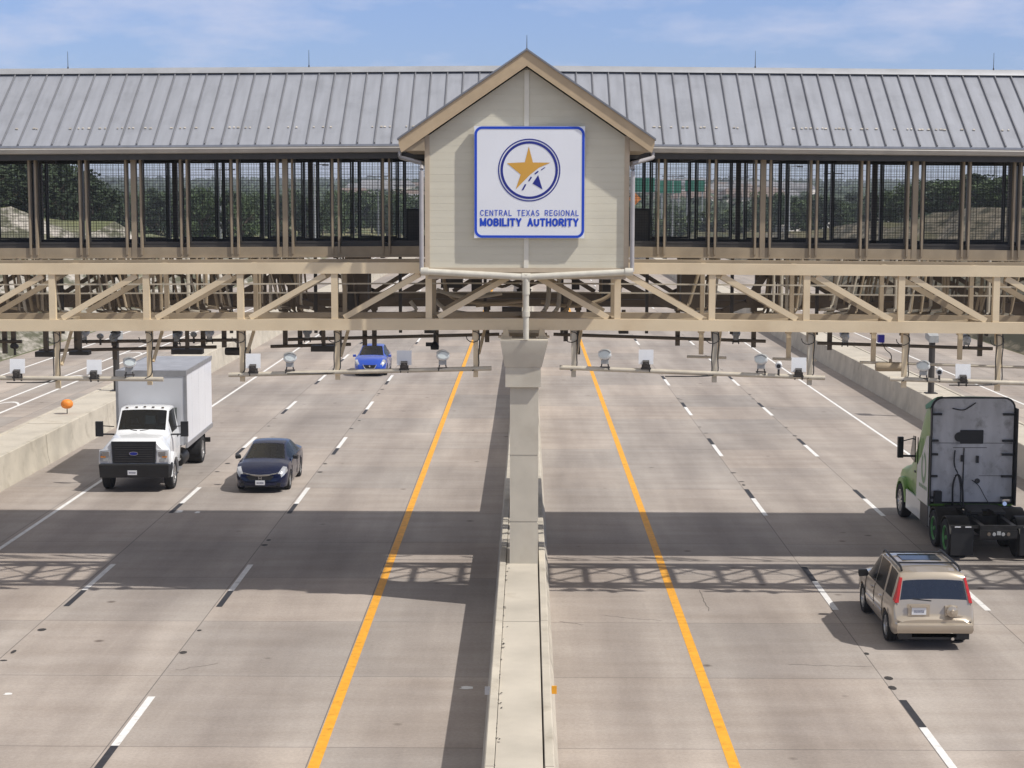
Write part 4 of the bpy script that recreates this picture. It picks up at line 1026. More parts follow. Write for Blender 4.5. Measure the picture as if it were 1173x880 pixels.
# ------------------------------------------------------------------ vehicles
def smooth_keys(keys, y):
    for a, b_ in zip(keys, keys[1:]):
        if y <= b_[0]+1e-9:
            t_ = (y-a[0])/(b_[0]-a[0]); return [a[i]+(b_[i]-a[i])*t_ for i in range(len(a))]
    return list(keys[-1])
def car_shell(keys, arches, regions, root, paint, trims, zu=0.24, body_name='body', inset=0.035):
    """keys: (y, half width, sill z, belt z, half roof width, top z), rear to front.
       regions: name -> (part name, material, y0, y1, i0, i1, sides)"""
    ys_ = [k[0] for k in keys]
    for yc, zc_, r in arches: ys_ += [yc + r*f for f in (-1,-0.97,-0.87,-0.7,-0.5,-0.25,0,0.25,0.5,0.7,0.87,0.97,1)]
    for rg in regions: ys_ += [rg[2], rg[3]]
    ys_ = sorted(set(round(v, 4) for v in ys_ if keys[0][0] <= v <= keys[-1][0]))
    ys2 = [ys_[0]]
    for v in ys_[1:]:
        if v - ys2[-1] < 0.012: continue
        nsub = max(1, int((v-ys2[-1])/0.22))
        base = ys2[-1]
        for k in range(1, nsub+1): ys2.append(base+(v-base)*k/nsub)
    def arch(y):
        z = 0
        for yc, zc_, r in arches:
            if abs(y-yc) < r: z = max(z, zc_+math.sqrt(r*r-(y-yc)**2))
        return z
    bm = bmesh.new(); rings = []
    for y in ys2:
        _, wd, zb, zbt, wt, zt = smooth_keys(keys, y); az_ = arch(y); zm = zb+(zbt-zb)*0.52
        c = lambda z: min(max(z, az_), zbt-0.03)
        half = [(0,zu),(wd-0.26,zu),(wd-0.26,c(zb)),(wd-0.035,c(zb)),(wd-0.005,c(zb+0.10)),(wd+0.012,c(zm)),(wd,max(c(zbt-0.13),zbt-0.13)),(wd*0.965,zbt),
                (wt,zt-0.035),(wt*0.86,zt-0.004),(wt*0.45,zt+0.012),(0,zt+0.018)]
        full = [(x,z) for x,z in half] + [(-x,z) for x,z in half[-2:0:-1]]
        rings.append([bm.verts.new((x,y,z)) for x,z in full])
    n = len(rings[0]); NP = 12
    info = {}
    for ra, rb, ya, yb in zip(rings, rings[1:], ys2, ys2[1:]):
        for k in range(n):
            f = bm.faces.new((ra[k], ra[(k+1)%n], rb[(k+1)%n], rb[k])); f.smooth = True
            idx, side = (k, 1) if k < NP-1 else (n-1-k, -1)
            for ri, rg in enumerate(regions):
                if ya >= rg[2]-0.02 and yb <= rg[3]+0.02 and rg[4] <= idx < rg[5] and (rg[6] == 0 or rg[6] == side):
                    info.setdefault(ri, []).append(f); break
    bm.faces.new(rings[0]); bm.faces.new(rings[-1])
    bmesh.ops.recalc_face_normals(bm, faces=bm.faces[:])
    out = {}
    for ri, rg in enumerate(regions):
        fs_ = info.get(ri, [])
        if not fs_: continue
        if rg[7] > 0: bmesh.ops.inset_region(bm, faces=fs_, thickness=rg[7], use_even_offset=True)
        nb = MB(); vm = {}
        for f in fs_:
            nf = nb.bm.faces.new([vm.setdefault(v, None) or vm.__setitem__(v, nb.bm.verts.new(v.co)) or vm[v] for v in f.verts]); nf.smooth = True
        out[ri] = nb
        bmesh.ops.delete(bm, geom=fs_, context='FACES_ONLY')
    me = bpy.data.meshes.new(body_name); bm.to_mesh(me); bm.free(); me.materials.append(paint); me.set_sharp_from_angle(angle=R(38))
    bo = bpy.data.objects.new(body_name, me); COL.objects.link(bo); bo.parent = root
    for ri, nb in out.items():
        me = bpy.data.meshes.new(regions[ri][0]); nb.bm.to_mesh(me); nb.bm.free(); me.materials.append(regions[ri][1]); me.set_sharp_from_angle(angle=R(50))
        o = bpy.data.objects.new(regions[ri][0], me); COL.objects.link(o); o.parent = root
    # dark floor and inner arches
    dk = MB(); k0, k1 = keys[0][0]+0.15, keys[-1][0]-0.15
    dk.span(-0.55,0.55,k0,k1,zu-0.06,zu-0.005); dk.build('underbody', M['black'], root)
    return bo
def wheel(root, x, y, r, wd, side, rim='alloy', spokes=5, hub=None):
    ax = (side, 0, 0); o = (x - side*wd/2, y, r)
    t = MB().lathe([(0.02,r*0.62),(0.0,r*0.7),(0.0,r*0.93),(0.03,r*0.99),(wd*0.5,r),(wd-0.03,r*0.99),(wd,r*0.93),(wd,r*0.70),(wd-0.02,r*0.64),(wd-0.06,r*0.62)], o, ax, 26)
    w_ = t.build('wheel', M['rubber'], root)
    rm = MB().lathe([(wd-0.09,0.01),(wd-0.08,r*0.60),(wd-0.015,r*0.66),(wd-0.012,r*0.60),(wd-0.07,r*0.56),(wd-0.075,0.02)], o, ax, 26)
    for k in range(spokes):
        a = 2*math.pi*k/spokes
        d = Vector((0, math.cos(a), math.sin(a)))
        rm.bar(Vector(o)+Vector(ax)*(wd-0.04)+d*0.03, Vector(o)+Vector(ax)*(wd-0.03)+d*(r*0.6), 0.05, 0.03, up=ax)
    rm.lathe([(wd-0.07,0.01),(wd-0.07,0.07),(wd-0.02,0.055),(wd-0.015,0.01)], o, ax, 12)
    ro = rm.build('rim', hub or M[rim], w_)
    return w_
def mirror(root, x, y, z, side, mtl, sx_=0.20, sz_=0.15):
    MB().loft([[(x+side*a*sx_, y+b_*0.12, z+c*sz_) for a,c in ((0.1,-.4),(.9,-.5),(1,0),(.95,.45),(.2,.5),(0,0))] for b_ in (-0.5,0.1,)] + [[(x+side*(0.5+(a-0.5)*0.7)*sx_, y+0.11, z+c*sz_*0.7) for a,c in ((0.1,-.4),(.9,-.5),(1,0),(.95,.45),(.2,.5),(0,0))]]).build('mirror', mtl, root)

G, BK = M['glass'], M['black']
def seats(root, xs_, y, z0, h, wd=0.48, driver=None):
    for x in xs_:
        ring = lambda z, w_, d, dy: [(x-w_/2,y+dy-d/2,z),(x+w_/2,y+dy-d/2,z),(x+w_/2,y+dy+d/2,z),(x-w_/2,y+dy+d/2,z)]
        st_ = MB().loft([ring(z0,wd,0.5,0.12), ring(z0+0.14,wd,0.52,0.12), ring(z0+0.18,wd*0.98,0.18,-0.05), ring(z0+h*0.72,wd*0.85,0.13,-0.14), ring(z0+h*0.78,wd*0.5,0.10,-0.15)]).bevel(0.02,1).build('seat', M['seat'], root)
        MB().box((x,y-0.16,z0+h*0.9),(0.25,0.10,0.17)).bevel(0.04,2).build('headrest', M['seat_light'], st_)
def dash(root, x0, x1, y, z, wheel_x, fy=1):
    MB().loft([[(x0,y,z-0.25),(x1,y,z-0.25),(x1,y+fy*0.5,z-0.25),(x0,y+fy*0.5,z-0.25)],[(x0,y+fy*0.08,z),(x1,y+fy*0.08,z),(x1,y+fy*0.5,z),(x0,y+fy*0.5,z)]]).build('dashboard', M['liner'], root)
    MB().tube([(wheel_x+0.18*math.cos(k*0.4488), y-fy*0.06+0.05*math.sin(k*0.4488), z-0.02+0.17*math.sin(k*0.4488)) for k in range(15)], 0.018, 6).build('steering_wheel', M['black'], root)
def sedan(name, label, cat, loc, rz, paint, hood_up=0.0, nose='bar', hd=None, glass=None):
    t = thing(name, label, cat, loc, rz, None, world=False); u_ = hood_up; gl = glass or G
    keys = [(-2.25,.66,.38,.80,.58,.83),(-2.20,.76,.28,.88,.66,.93),(-2.05,.84,.23,.93,.71,1.02+u_*.5),(-1.60,.865,.20,.95,.70,1.06+u_*.5),(-0.85,.875,.19,.95,.575,1.39+u_),(-0.45,.875,.19,.94,.585,1.43+u_),(-0.05,.875,.19,.93,.58,1.435+u_),
            (0.30,.875,.19,.92,.565,1.39+u_),(1.22,.87,.19,.90+u_*.5,.715,.98+u_*.5),(1.62,.865,.19,.86+u_*.5,.71,.925+u_*.5),(1.92,.83,.19,.78+u_*.5,.66,.84+u_*.5),(2.10,.76,.19,.70+u_*.4,.60,.745+u_*.4),(2.22,.64,.21,.60,.52,.64),(2.28,.50,.27,.50,.42,.53)]
    rg = [('windshield',M['w_car'],0.30,1.22,8,11,0,0.045),('rear_window',gl,-1.60,-0.85,8,11,0,0.05),
          ('window',M['sideglass'],-0.20,0.95,7,8,1,0.03),('window',M['sideglass'],-0.20,0.95,7,8,-1,0.03),('window',M['sideglass'],-1.25,-0.26,7,8,1,0.03),('window',M['sideglass'],-1.25,-0.26,7,8,-1,0.03),
          ('headlight',M['head'],1.80,2.19,6,8,1,0.012),('headlight',M['head'],1.80,2.19,6,8,-1,0.012),('taillight',M['red'],-2.22,-1.95,6,7,1,0.01),('taillight',M['red'],-2.22,-1.95,6,7,-1,0.01)]
    car_shell(keys, [(1.36,.31,.37),(-1.30,.31,.37)], rg, t, paint, None)
    seats(t, (-0.37,0.37), -0.05, 0.42, 0.82); seats(t, (-0.37,0.37), -0.95, 0.44, 0.72); dash(t, -0.72, 0.72, 0.62, 0.86, -0.36)
    MB().span(-0.7,0.7,-1.4,1.0,0.24,0.30).build('cabin_floor', M['liner'], t)
    for sd_ in (1,-1):
        for y in (1.36,-1.30): wheel(t, sd_*0.765, y, 0.315, 0.205, sd_)
        mirror(t, sd_*0.86, 0.78, 0.99, sd_, BK if nose == 'bar' else paint)
        MB().box((sd_*0.872,-0.42,0.84),(0.03,0.16,0.025)).build('door_handle', paint, t)
        for y in (1.0,-0.23,-1.12): MB().bar((sd_*0.886,y,0.30),(sd_*0.884,y,0.76),0.012,0.008,up=(0,1,0)).build('door_gap', M['black'], t)
        MB().box((sd_*0.56,2.235,0.30),(0.20,0.05,0.10)).build('fog_lamp_surround', BK, t)
    if nose == 'bar':
        MB().tube([(-0.58,2.16,0.665),(-0.3,2.262,0.605),(0,2.295,0.59),(0.3,2.262,0.605),(0.58,2.16,0.665)],[0.012,0.024,0.026,0.024,0.012],8).build('chrome_grille_bar', M['chrome'], t)
        MB().prism([(-0.45,2.24,0.575),(0.45,2.24,0.575),(0.34,2.24,0.44),(-0.34,2.24,0.44)],(0,0.055,0)).build('grille', BK, t)
        MB().bar((-0.045,2.305,0.56),(-0.035,2.305,0.46),0.02,0.018).bar((0.045,2.305,0.56),(0.035,2.305,0.46),0.02,0.018).bar((-0.04,2.305,0.508),(0.04,2.305,0.508),0.02,0.016).build('emblem', M['chrome'], t)
        zpl = 0.36
        MB().bar((0.42,2.26,0.245),(0.62,2.20,0.265),0.03,0.02).bar((-0.42,2.26,0.245),(-0.62,2.20,0.265),0.03,0.02).build('bumper_glint_trim', M['chrome'], t)
    else:
        MB().prism([(-0.34,2.255,0.63),(0.34,2.255,0.63),(0.20,2.255,0.40),(-0.20,2.255,0.40)],(0,0.045,0)).build('grille', BK, t)
        MB().tube([(-0.36,2.275,0.65),(-0.27,2.31,0.47),(-0.20,2.315,0.42),(0.20,2.315,0.42),(0.27,2.31,0.47),(0.36,2.275,0.65)],0.022,8).build('chrome_grille_frame', M['chrome'], t)
        MB().lathe([(0,0.01),(0,0.05),(0.015,0.045),(0.015,0.01)],(0,2.305,0.56),(0,1,0),14).build('emblem', M['chrome'], t)
        zpl = 0.33
    MB().span(-0.5,0.5,2.2,2.275,0.215,0.275).build('lower_intake', BK, t)
    MB().span(-0.155,0.155,2.30,2.315,zpl-0.075,zpl+0.075).build('license_plate', M['plate'], t)
    MB().span(-0.115,0.115,2.316,2.318,zpl-0.03,zpl+0.02).build('license_characters', M['plate_ink'], t)
    return t
p = gnd(308, 559.5); yfw = p.y
sedan('sedan', 'dark navy sedan driving toward camera beside the white box truck', 'car', (-8.61, gnd(308,559.5).y+1.36-0.1, 0), math.pi, M['navy'])
sedan('hatchback', 'bright blue hatchback approaching beneath the left truss', 'car', (-8.35, 95.4, 0), math.pi, M['bluecar'], hood_up=0.12, nose='v', glass=M['glass'])

# champagne SUV seen from behind
Yv = gnd(1058, 733).y
V = thing('suv', 'champagne suv with roof rails seen from behind at right', 'car', (8.86, 39.0, 0), 0, None, world=False)
GD = M['gold']
keys = [(-2.22,.74,.40,.64,.70,.66),(-2.17,.83,.37,.67,.78,.69),(-2.13,.855,.35,.74,.80,.78),(-2.08,.86,.33,1.0,.79,1.03),(-1.95,.865,.32,1.02,.70,1.54),(-1.86,.87,.32,1.02,.685,1.63),(-1.5,.87,.31,1.01,.69,1.665),(-0.8,.87,.30,1.0,.69,1.68),
        (0.0,.87,.30,.99,.68,1.67),(0.36,.87,.30,.98,.65,1.61),(1.12,.87,.30,.97,.72,1.07),(1.5,.865,.31,.95,.73,1.02),(1.85,.85,.32,.90,.70,.96),(2.08,.79,.34,.82,.64,.86),(2.18,.68,.38,.66,.56,.70)]
rg = [('windshield',G,0.36,1.12,8,11,0,0.05),('rear_window',M['w_rear'],-2.08,-1.95,8,11,0,0.055),('taillight',M['red'],-2.08,-1.86,7,8,1,0.008),('taillight',M['red'],-2.08,-1.86,7,8,-1,0.008),
      ('window',M['sideglass'],0.0,0.90,7,8,1,0.018),('window',M['sideglass'],0.0,0.90,7,8,-1,0.018),('window',M['sideglass'],-0.92,-0.0,7,8,1,0.018),('window',M['sideglass'],-0.92,-0.0,7,8,-1,0.018),('window',M['sideglass'],-1.74,-1.06,7,8,1,0.03),('window',M['sideglass'],-1.74,-1.06,7,8,-1,0.03)]
car_shell(keys, [(1.30,.33,.40),(-1.32,.33,.40)], rg, V, GD, None, zu=0.3)
for sd_ in (1,-1):
    for y in (1.30,-1.32): wheel(V, sd_*0.765, y, 0.34, 0.215, sd_)
    mirror(V, sd_*0.86, 0.72, 1.07, sd_, BK, 0.24, 0.17)
    MB().tube(smooth_path([(sd_*0.63,-1.74,1.65),(sd_*0.63,-1.62,1.715),(sd_*0.63,0.05,1.735),(sd_*0.62,0.22,1.66)],0.1),0.026,8).build('roof_rail', BK, V)
    for y in (-0.45, 0.45): MB().box((sd_*0.885,y-0.25,0.86),(0.03,0.17,0.035)).build('door_handle', GD, V)
    MB().span(sd_*0.872 if sd_>0 else -0.892, 0.892 if sd_>0 else -0.872, -0.9, 0.85, 0.50, 0.57).build('side_moulding', M['gold'], V)
for sd_ in (1,-1):
    for y in (0.93, -0.03, -0.96):
        MB().bar((sd_*0.884,y,0.46),(sd_*0.884,y,0.80),0.012,0.008,up=(0,1,0)).bar((sd_*0.884,y,0.80),(sd_*0.848,y,0.985),0.012,0.008,up=(0,1,0)).build('door_gap', M['dark'], V)
seats(V, (-0.38,0.38), 0.0, 0.5, 0.92); seats(V, (-0.38,0.38), -0.95, 0.5, 0.88)
MB().span(-0.76,0.76,-1.95,1.0,0.32,0.38).span(-0.7,0.7,-2.0,-1.3,0.381,0.86).build('cabin_floor', M['liner'], V)
MB().box((0,-0.55,1.697),(0.86,0.62,0.012)).bevel(0.004,1).build('sunroof', M['glass'], V)
MB().bar((-0.63,-1.25,1.72),(0.63,-1.25,1.72),0.07,0.028).build('roof_crossbar', BK, V)
MB().bar((-0.63,-0.15,1.73),(0.63,-0.15,1.73),0.07,0.028).build('roof_crossbar', BK, V)
MB().loft([[(-.86,-2.05,.40),(-.80,-2.26,.39),(.80,-2.26,.39),(.86,-2.05,.40)],[(-.885,-2.0,.47),(-.82,-2.31,.47),(.82,-2.31,.47),(.885,-2.0,.47)],[(-.88,-2.0,.57),(-.81,-2.30,.575),(.81,-2.30,.575),(.88,-2.0,.57)],[(-.86,-2.02,.60),(-.8,-2.25,.61),(.8,-2.25,.61),(.86,-2.02,.60)]]).bevel(0.015,1).build('rear_bumper', GD, V)
MB().span(-.79,.79,-2.206,-2.15,.613,.632).build('tailgate_gap', M['dark'], V)
MB().span(-.75,.75,-2.22,-2.0,.25,.388).build('bumper_valance', BK, V)
MB().tube([(0.38,-2.30,0.28),(0.38,-2.0,0.29)],0.035,10).build('exhaust_pipe', M['chrome'], V)
MB().box((-0.33,-2.145,0.87),(0.46,0.03,0.26)).bevel(0.02,2).build('plate_recess', M['gold'], V)
MB().box((-0.33,-2.168,0.855),(0.31,0.012,0.155)).build('license_plate', M['plate'], V)
MB().box((-0.33,-2.176,0.845),(0.22,0.003,0.055)).build('license_characters', M['plate_ink'], V)
MB().box((-0.33,-2.176,0.955),(0.36,0.05,0.03)).build('plate_lamp_bar', GD, V)
MB().box((0.36,-2.13,0.86),(0.26,0.09,0.20)).bevel(0.03,2).lathe([(0,0.13),(0.07,0.12),(0.09,0.05),(0.14,0.04),(0.14,0.01)],(0.37,-2.17,0.86),(0,-1,0),16).build('spare_carrier', GD, V)
MB().bar((0.30,-2.17,0.78),(0.62,-2.13,0.72),0.05,0.035).build('tailgate_handle', GD, V)
MB().bar((-0.05,-2.075,1.06),(-0.45,-2.065,1.10),0.02,0.02).build('wiper', BK, V)
for sd_ in (1,-1):
    MB().loft([[(sd_*0.80,-2.02,1.02),(sd_*0.845,-2.0,1.02),(sd_*0.83,-2.09,1.02),(sd_*0.755,-2.105,1.02)],[(sd_*0.69,-1.89,1.54),(sd_*0.72,-1.88,1.54),(sd_*0.71,-1.955,1.54),(sd_*0.66,-1.965,1.54)]], smooth=False).bevel(0.012,1).build('taillight', M['red'], V)
    MB().bar((sd_*0.79,-2.115,0.74),(sd_*0.785,-2.075,1.0),0.012,0.012).build('tailgate_seam', M['dark'], V)

# white box truck
T = thing('box_truck', 'white box truck with black grille driving toward the camera', 'truck', (-12.76, 57.25, 0), math.pi+0.022, None, world=False)
W = M['truck_white']
bx0, bx1, bz0, bz1 = -7.85, -2.2, 1.02, 3.70
MB().span(-1.17,1.17,bx0,bx1-0.03,bz0+0.12,bz1-0.06).build('cargo_box', M['box_white'], T)
for sd_ in (1,-1):
    s_ = MB()
    for k in range(3): 
        y = bx0+1.5+k*1.4; s_.span(sd_*1.1705 if sd_>0 else -1.172, 1.172 if sd_>0 else -1.1705, y, y+0.003, bz0+0.13, bz1-0.16)
    s_.build('panel_seams', M['alu'], T)
    MB().span(sd_*1.165 if sd_>0 else -1.205, 1.205 if sd_>0 else -1.165, bx0, bx1, bz1-0.15, bz1).build('top_rail', M['alu'], T)
    MB().span(sd_*1.165 if sd_>0 else -1.205, 1.205 if sd_>0 else -1.165, bx0, bx1, bz0, bz0+0.16).build('bottom_rail', M['alu'], T)
    MB().span(sd_*1.12 if sd_>0 else -1.21, 1.21 if sd_>0 else -1.12, bx1-0.12, bx1+0.02, bz0+0.161, bz1-0.18).bevel(0.03,2).build('corner_post', M['alu'], T)
MB().span(-1.21,1.21,bx1-0.2,bx1+0.025,bz1-0.19,bz1+0.012).bevel(0.05,3).build('front_rail', M['alu'], T)
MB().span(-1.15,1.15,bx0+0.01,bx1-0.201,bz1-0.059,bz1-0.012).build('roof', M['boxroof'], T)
MB().span(-1.12,1.12,bx1-0.029,bx1+0.004,bz0+0.1,bz1-0.19).build('front_panel', M['box_front'], T)
MB().span(-1.165,1.165,bx0-0.03,bx0-0.001,bz0,bz1-0.02).build('rear_door', M['alu'], T)
MB().span(-0.42,-0.30,-7.7,0.7,0.62,0.88).span(0.30,0.42,-7.7,0.7,0.62,0.88).span(-0.3,0.3,-7.6,-7.5,0.62,0.88).span(-0.3,0.3,-2.4,-2.3,0.62,0.88).span(-1.1,1.1,-7.85,-7.75,0.45,0.62).span(-0.8,-0.7,-7.85,-7.75,0.62,1.0).span(0.7,0.8,-7.85,-7.75,0.62,1.0).build('chassis', M['grease'], T)
# cab
ck = [(-2.05,.98,.62,1.72,.80,2.50),(-1.75,.99,.62,1.72,.83,2.58),(-1.20,.99,.62,1.71,.82,2.57),(-1.05,.99,.62,1.70,.80,2.53),(-0.42,.98,.62,1.66,.84,1.86),(-0.30,.99,.62,1.62,.84,1.80),(0.1,1.05,.62,1.46,.83,1.79),(0.55,1.15,.62,1.38,.80,1.76),(0.80,1.15,.62,1.34,.77,1.72),(0.88,1.10,.64,1.28,.73,1.66)]
rg = [('windshield',M['w_truck'],-1.05,-0.42,8,11,0,0.05),('window',M['sideglass'],-1.80,-0.75,7,8,1,0.06),('window',M['sideglass'],-1.80,-0.75,7,8,-1,0.06)]
car_shell(ck, [(0.0,.47,.60)], rg, T, W, None, zu=0.6, body_name='cab')
seats(T, (-0.48,0.48), -1.55, 1.0, 1.15, 0.56); dash(T, -0.82, 0.82, -0.85, 1.78, -0.45)
MB().span(-0.9,0.9,-2.04,-2.02,0.7,2.45).span(-0.9,0.9,-2.0,-0.5,0.63,0.68).build('cab_lining', M['liner'], T)
MB().span(-0.2,0.15,-1.9,-1.85,1.9,2.2).build('rear_pane', M['cabwhite'], T)
# flared fenders
for sd_ in (1,-1):
    f = MB(); rgs = []
    for a in range(0, 181, 15):
        ca, sa = math.cos(R(a)), math.sin(R(a)); r0_, r1_ = 0.57, 0.68
        rgs.append([(sd_*0.86, ca*r0_, 0.49+sa*r0_),(sd_*1.20, ca*r0_, 0.49+sa*r0_),(sd_*1.17, ca*r1_, 0.49+sa*(r1_+0.05)),(sd_*0.9, ca*(r1_+0.03), 0.49+sa*(r1_+0.10))])
    f.loft(rgs).build('fender', W, T)
    wheel(T, sd_*1.02, 0.0, 0.49, 0.28, sd_, 'alloy', 8); wheel(T, sd_*0.90, -5.65, 0.49, 0.56, sd_, 'alloy', 8)
    MB().prism([(sd_*0.76,0.86,1.42),(sd_*1.10,0.83,1.38),(sd_*1.13,0.84,1.02),(sd_*0.74,0.88,1.0)],(0,0.06,0)).build('headlight', M['head'], T)
    MB().prism([(sd_*0.735,0.84,1.45),(sd_*1.13,0.81,1.41),(sd_*1.16,0.82,0.99),(sd_*0.72,0.86,0.975)],(0,0.05,0)).build('headlight_bezel', M['truck_white'], T)
    MB().box((sd_*1.00,0.925,1.19),(0.16,0.02,0.05)).build('turn_signal', M['amber'], T)
    MB().box((sd_*0.92,0.925,1.28),(0.22,0.02,0.16)).bevel(0.03,2).build('lamp_bulb', M['chrome'], T)
    MB().box((sd_*0.93,0.93,1.09),(0.16,0.02,0.09)).build('lamp_divider', M['sensor_grey'], T)
    MB().bar((sd_*0.95,-0.62,1.72),(sd_*1.32,-0.52,1.74),0.05,0.05).bar((sd_*0.95,-0.62,1.98),(sd_*1.32,-0.52,2.02),0.03,0.03).build('mirror_arm', BK, T)
    MB().box((sd_*1.42,-0.50,1.92),(0.24,0.13,0.50)).bevel(0.035,2).build('mirror', BK, T)
    MB().span(sd_*0.72 if sd_>0 else -1.10, 1.10 if sd_>0 else -0.72, -1.75, -0.85, 0.42, 0.47).span(sd_*0.72 if sd_>0 else -1.06, 1.06 if sd_>0 else -0.72, -1.75, -0.85, 0.70, 0.74).build('step', M['alu'], T)
    MB().lathe([(0,0.02),(0,0.27),(0.03,0.29),(1.15,0.29),(1.18,0.27),(1.18,0.02)],(sd_*0.80,-2.1,0.62),(0,-1,0),18).build('fuel_tank', M['alu'] if sd_ > 0 else M['grease'], T)
    MB().box((sd_*1.0,-1.55,1.55),(0.03,0.16,0.04)).build('door_handle', BK, T)
    MB().span(sd_*0.65 if sd_>0 else -1.15, 1.15 if sd_>0 else -0.65, -6.35,-6.33,0.2,0.95).build('mud_flap', BK, T)
MB().prism([(-0.73,0.86,1.69),(0.73,0.86,1.69),(0.69,0.86,0.98),(-0.69,0.86,0.98)],(0,0.07,0)).bevel(0.03,2).build('grille', BK, T)
gs = MB()
for k in range(8): gs.span(-0.62,0.62,0.931,0.945,1.04+k*0.075,1.06+k*0.075)
gs.build('grille_bars', M['dark'], T)
ovl = lambda rx, rz_, y: [(rx*math.cos(2*math.pi*k/24), y, 1.30+rz_*math.sin(2*math.pi*k/24)) for k in range(24)]
EMB = MB().loft([ovl(0.15,0.065,0.946), ovl(0.15,0.065,0.962)], smooth=False).build('emblem', M['chrome'], T)
MB().loft([ovl(0.13,0.05,0.9625), ovl(0.13,0.05,0.968)], smooth=False).build('emblem_field', M['sign_navy'], EMB)
MB().loft([[(-1.19,0.55,.50),(-1.12,0.92,.50),(1.12,0.92,.50),(1.19,0.55,.50)],[(-1.2,0.5,.92),(-1.14,0.97,.92),(1.14,0.97,.92),(1.2,0.5,.92)],[(-1.18,0.5,.955),(-1.12,0.93,.96),(1.12,0.93,.96),(1.18,0.5,.955)]]).bevel(0.02,2).build('bumper', BK, T)
MB().span(-0.10,0.20,0.975,0.99,0.60,0.75).build('license_plate', M['plate'], T)
MB().span(-0.06,0.16,0.991,0.993,0.65,0.70).build('license_characters', M['plate_ink'], T)
for x in (-0.6,-0.28,0,0.28,0.6): MB().box((x,-1.08,2.60-abs(x)*0.05),(0.08,0.06,0.035)).bevel(0.012,1).build('marker_light', M['brown'], T)
for sd_ in (-1,1): MB().bar((sd_*0.05+0.1,-0.40,1.875),(sd_*0.05-0.45 if sd_<0 else 0.62,-0.52,1.93),0.025,0.02).build('wiper', BK, T)

# truck tractor seen from behind
A = thing('truck_tractor', 'green truck tractor with no trailer driving away at right', 'truck', (12.66, 48.9, 0), 0, None, world=False)
def cab_ring(y, wd, zb, zt, wtop, rnd=0.16):
    h = [(0,zb),(wd-0.05,zb),(wd,zb+0.06),(wd,zb+(zt-zb)*0.33),(wd,zb+(zt-zb)*0.62),(wd-(wd-wtop)*0.5,zt-0.5*min(1,(zt-zb)/2)),(wtop,zt-rnd),(wtop-0.05,zt-rnd*0.45),(wtop-rnd,zt-0.02),(wtop*0.5,zt),(0,zt+0.01)]
    return [(x,y,z) for x,z in h] + [(-x,y,z) for x,z in h[-2:0:-1]]
rs = [cab_ring(0.0,1.20,1.0,4.09,1.10,0.24), cab_ring(0.35,1.21,0.9,4.07,1.10,0.24), cab_ring(0.8,1.21,0.9,3.86,1.10), cab_ring(1.3,1.20,0.9,3.52,1.06), cab_ring(1.75,1.17,0.9,3.12,1.0), cab_ring(2.0,1.15,0.9,2.88,0.96), cab_ring(2.75,1.09,0.9,2.02,0.95), cab_ring(3.3,1.08,1.0,1.86,0.86), cab_ring(4.1,1.06,0.9,1.70,0.78), cab_ring(4.7,0.98,0.6,1.50,0.66), cab_ring(4.9,0.8,0.5,1.1,0.6)]
MB().loft(rs).build('cab', M['green'], A)
def rr_poly(x0,x1,z0,z1,rt,rb,n=5):
    out = []
    for cx_,cz_,a0,r in ((x1-rt,z1-rt,0,rt),(x0+rt,z1-rt,90,rt),(x0+rb,z0+rb,180,rb),(x1-rb,z0+rb,270,rb)):
        for k in range(n+1): out.append((cx_+r*math.cos(R(a0+90*k/n)), cz_+r*math.sin(R(a0+90*k/n))))
    return out
MB().prism([(x,-0.03,z) for x,z in rr_poly(-1.19,1.19,1.06,4.10,0.32,0.04)],(0,0.028,0)).build('back_frame', BK, A)
MB().prism([(x,-0.05,z) for x,z in rr_poly(-1.135,1.135,1.12,4.055,0.29,0.03)],(0,0.018,0)).build('back_panel', M['cabback'], A)
MB().span(-1.12,1.12,-0.056,-0.0505,2.79,2.805).span(-0.55,0.4,-0.058,-0.0505,2.66,2.675).span(0.2,0.9,-0.056,-0.0505,1.86,1.873).build('panel_seams', M['dark'], A)
MB().prism([(x,-0.075,z) for x,z in rr_poly(-0.36,0.29,2.78,3.17,0.02,0.02,2)],(0,0.024,0)).lathe([(0,0.01),(0,0.14),(0.02,0.14),(0.02,0.01)],(-0.38,-0.072,2.97),(0,1,0),12).build('rear_hatch', BK, A)
for z in (3.62,2.87,2.48,1.86,1.25):
    MB().span(0.82,1.16,-0.14,-0.051,z-0.028,z+0.028).build('fairing_strut', BK, A)
    MB().span(-1.16,-0.98 if z < 3 else -0.9,-0.14,-0.051,z-0.028,z+0.028).build('fairing_strut', BK, A)
for sd_ in (1,-1):
    MB().span(sd_*1.165 if sd_>0 else -1.20, 1.20 if sd_>0 else -1.165, -0.30 if sd_>0 else -0.16, -0.031, 1.05, 3.80).build('side_fairing', BK, A)
MB().span(-0.26,-0.235,-0.10,-0.06,1.15,2.66).span(-0.33,-0.24,-0.12,-0.06,2.28,2.46).span(0.10,0.17,-0.12,-0.06,2.24,2.44).build('air_line_mount', BK, A)
MB().tube(smooth_path([(-0.5,-0.10,2.6),(-0.53,-0.12,2.35),(-0.5,-0.12,2.1),(-0.42,-0.2,1.95),(-0.36,-0.3,1.6),(-0.38,-0.4,1.0)],0.2),0.02,6).build('air_hose', BK, A)
MB().tube(smooth_path([(-0.55,-0.2,1.0),(-0.58,-0.25,1.6),(-0.5,-0.22,1.92),(-0.38,-0.22,1.92),(-0.30,-0.25,1.6),(-0.30,-0.4,1.0)],0.2),0.028,6).build('air_hose', BK, A)
MB().tube(smooth_path([(0.0,-0.08,1.75),(0.2,-0.12,1.6),(0.35,-0.14,1.3),(0.5,-0.2,1.05)],0.2),0.012,6).build('air_hose', BK, A)
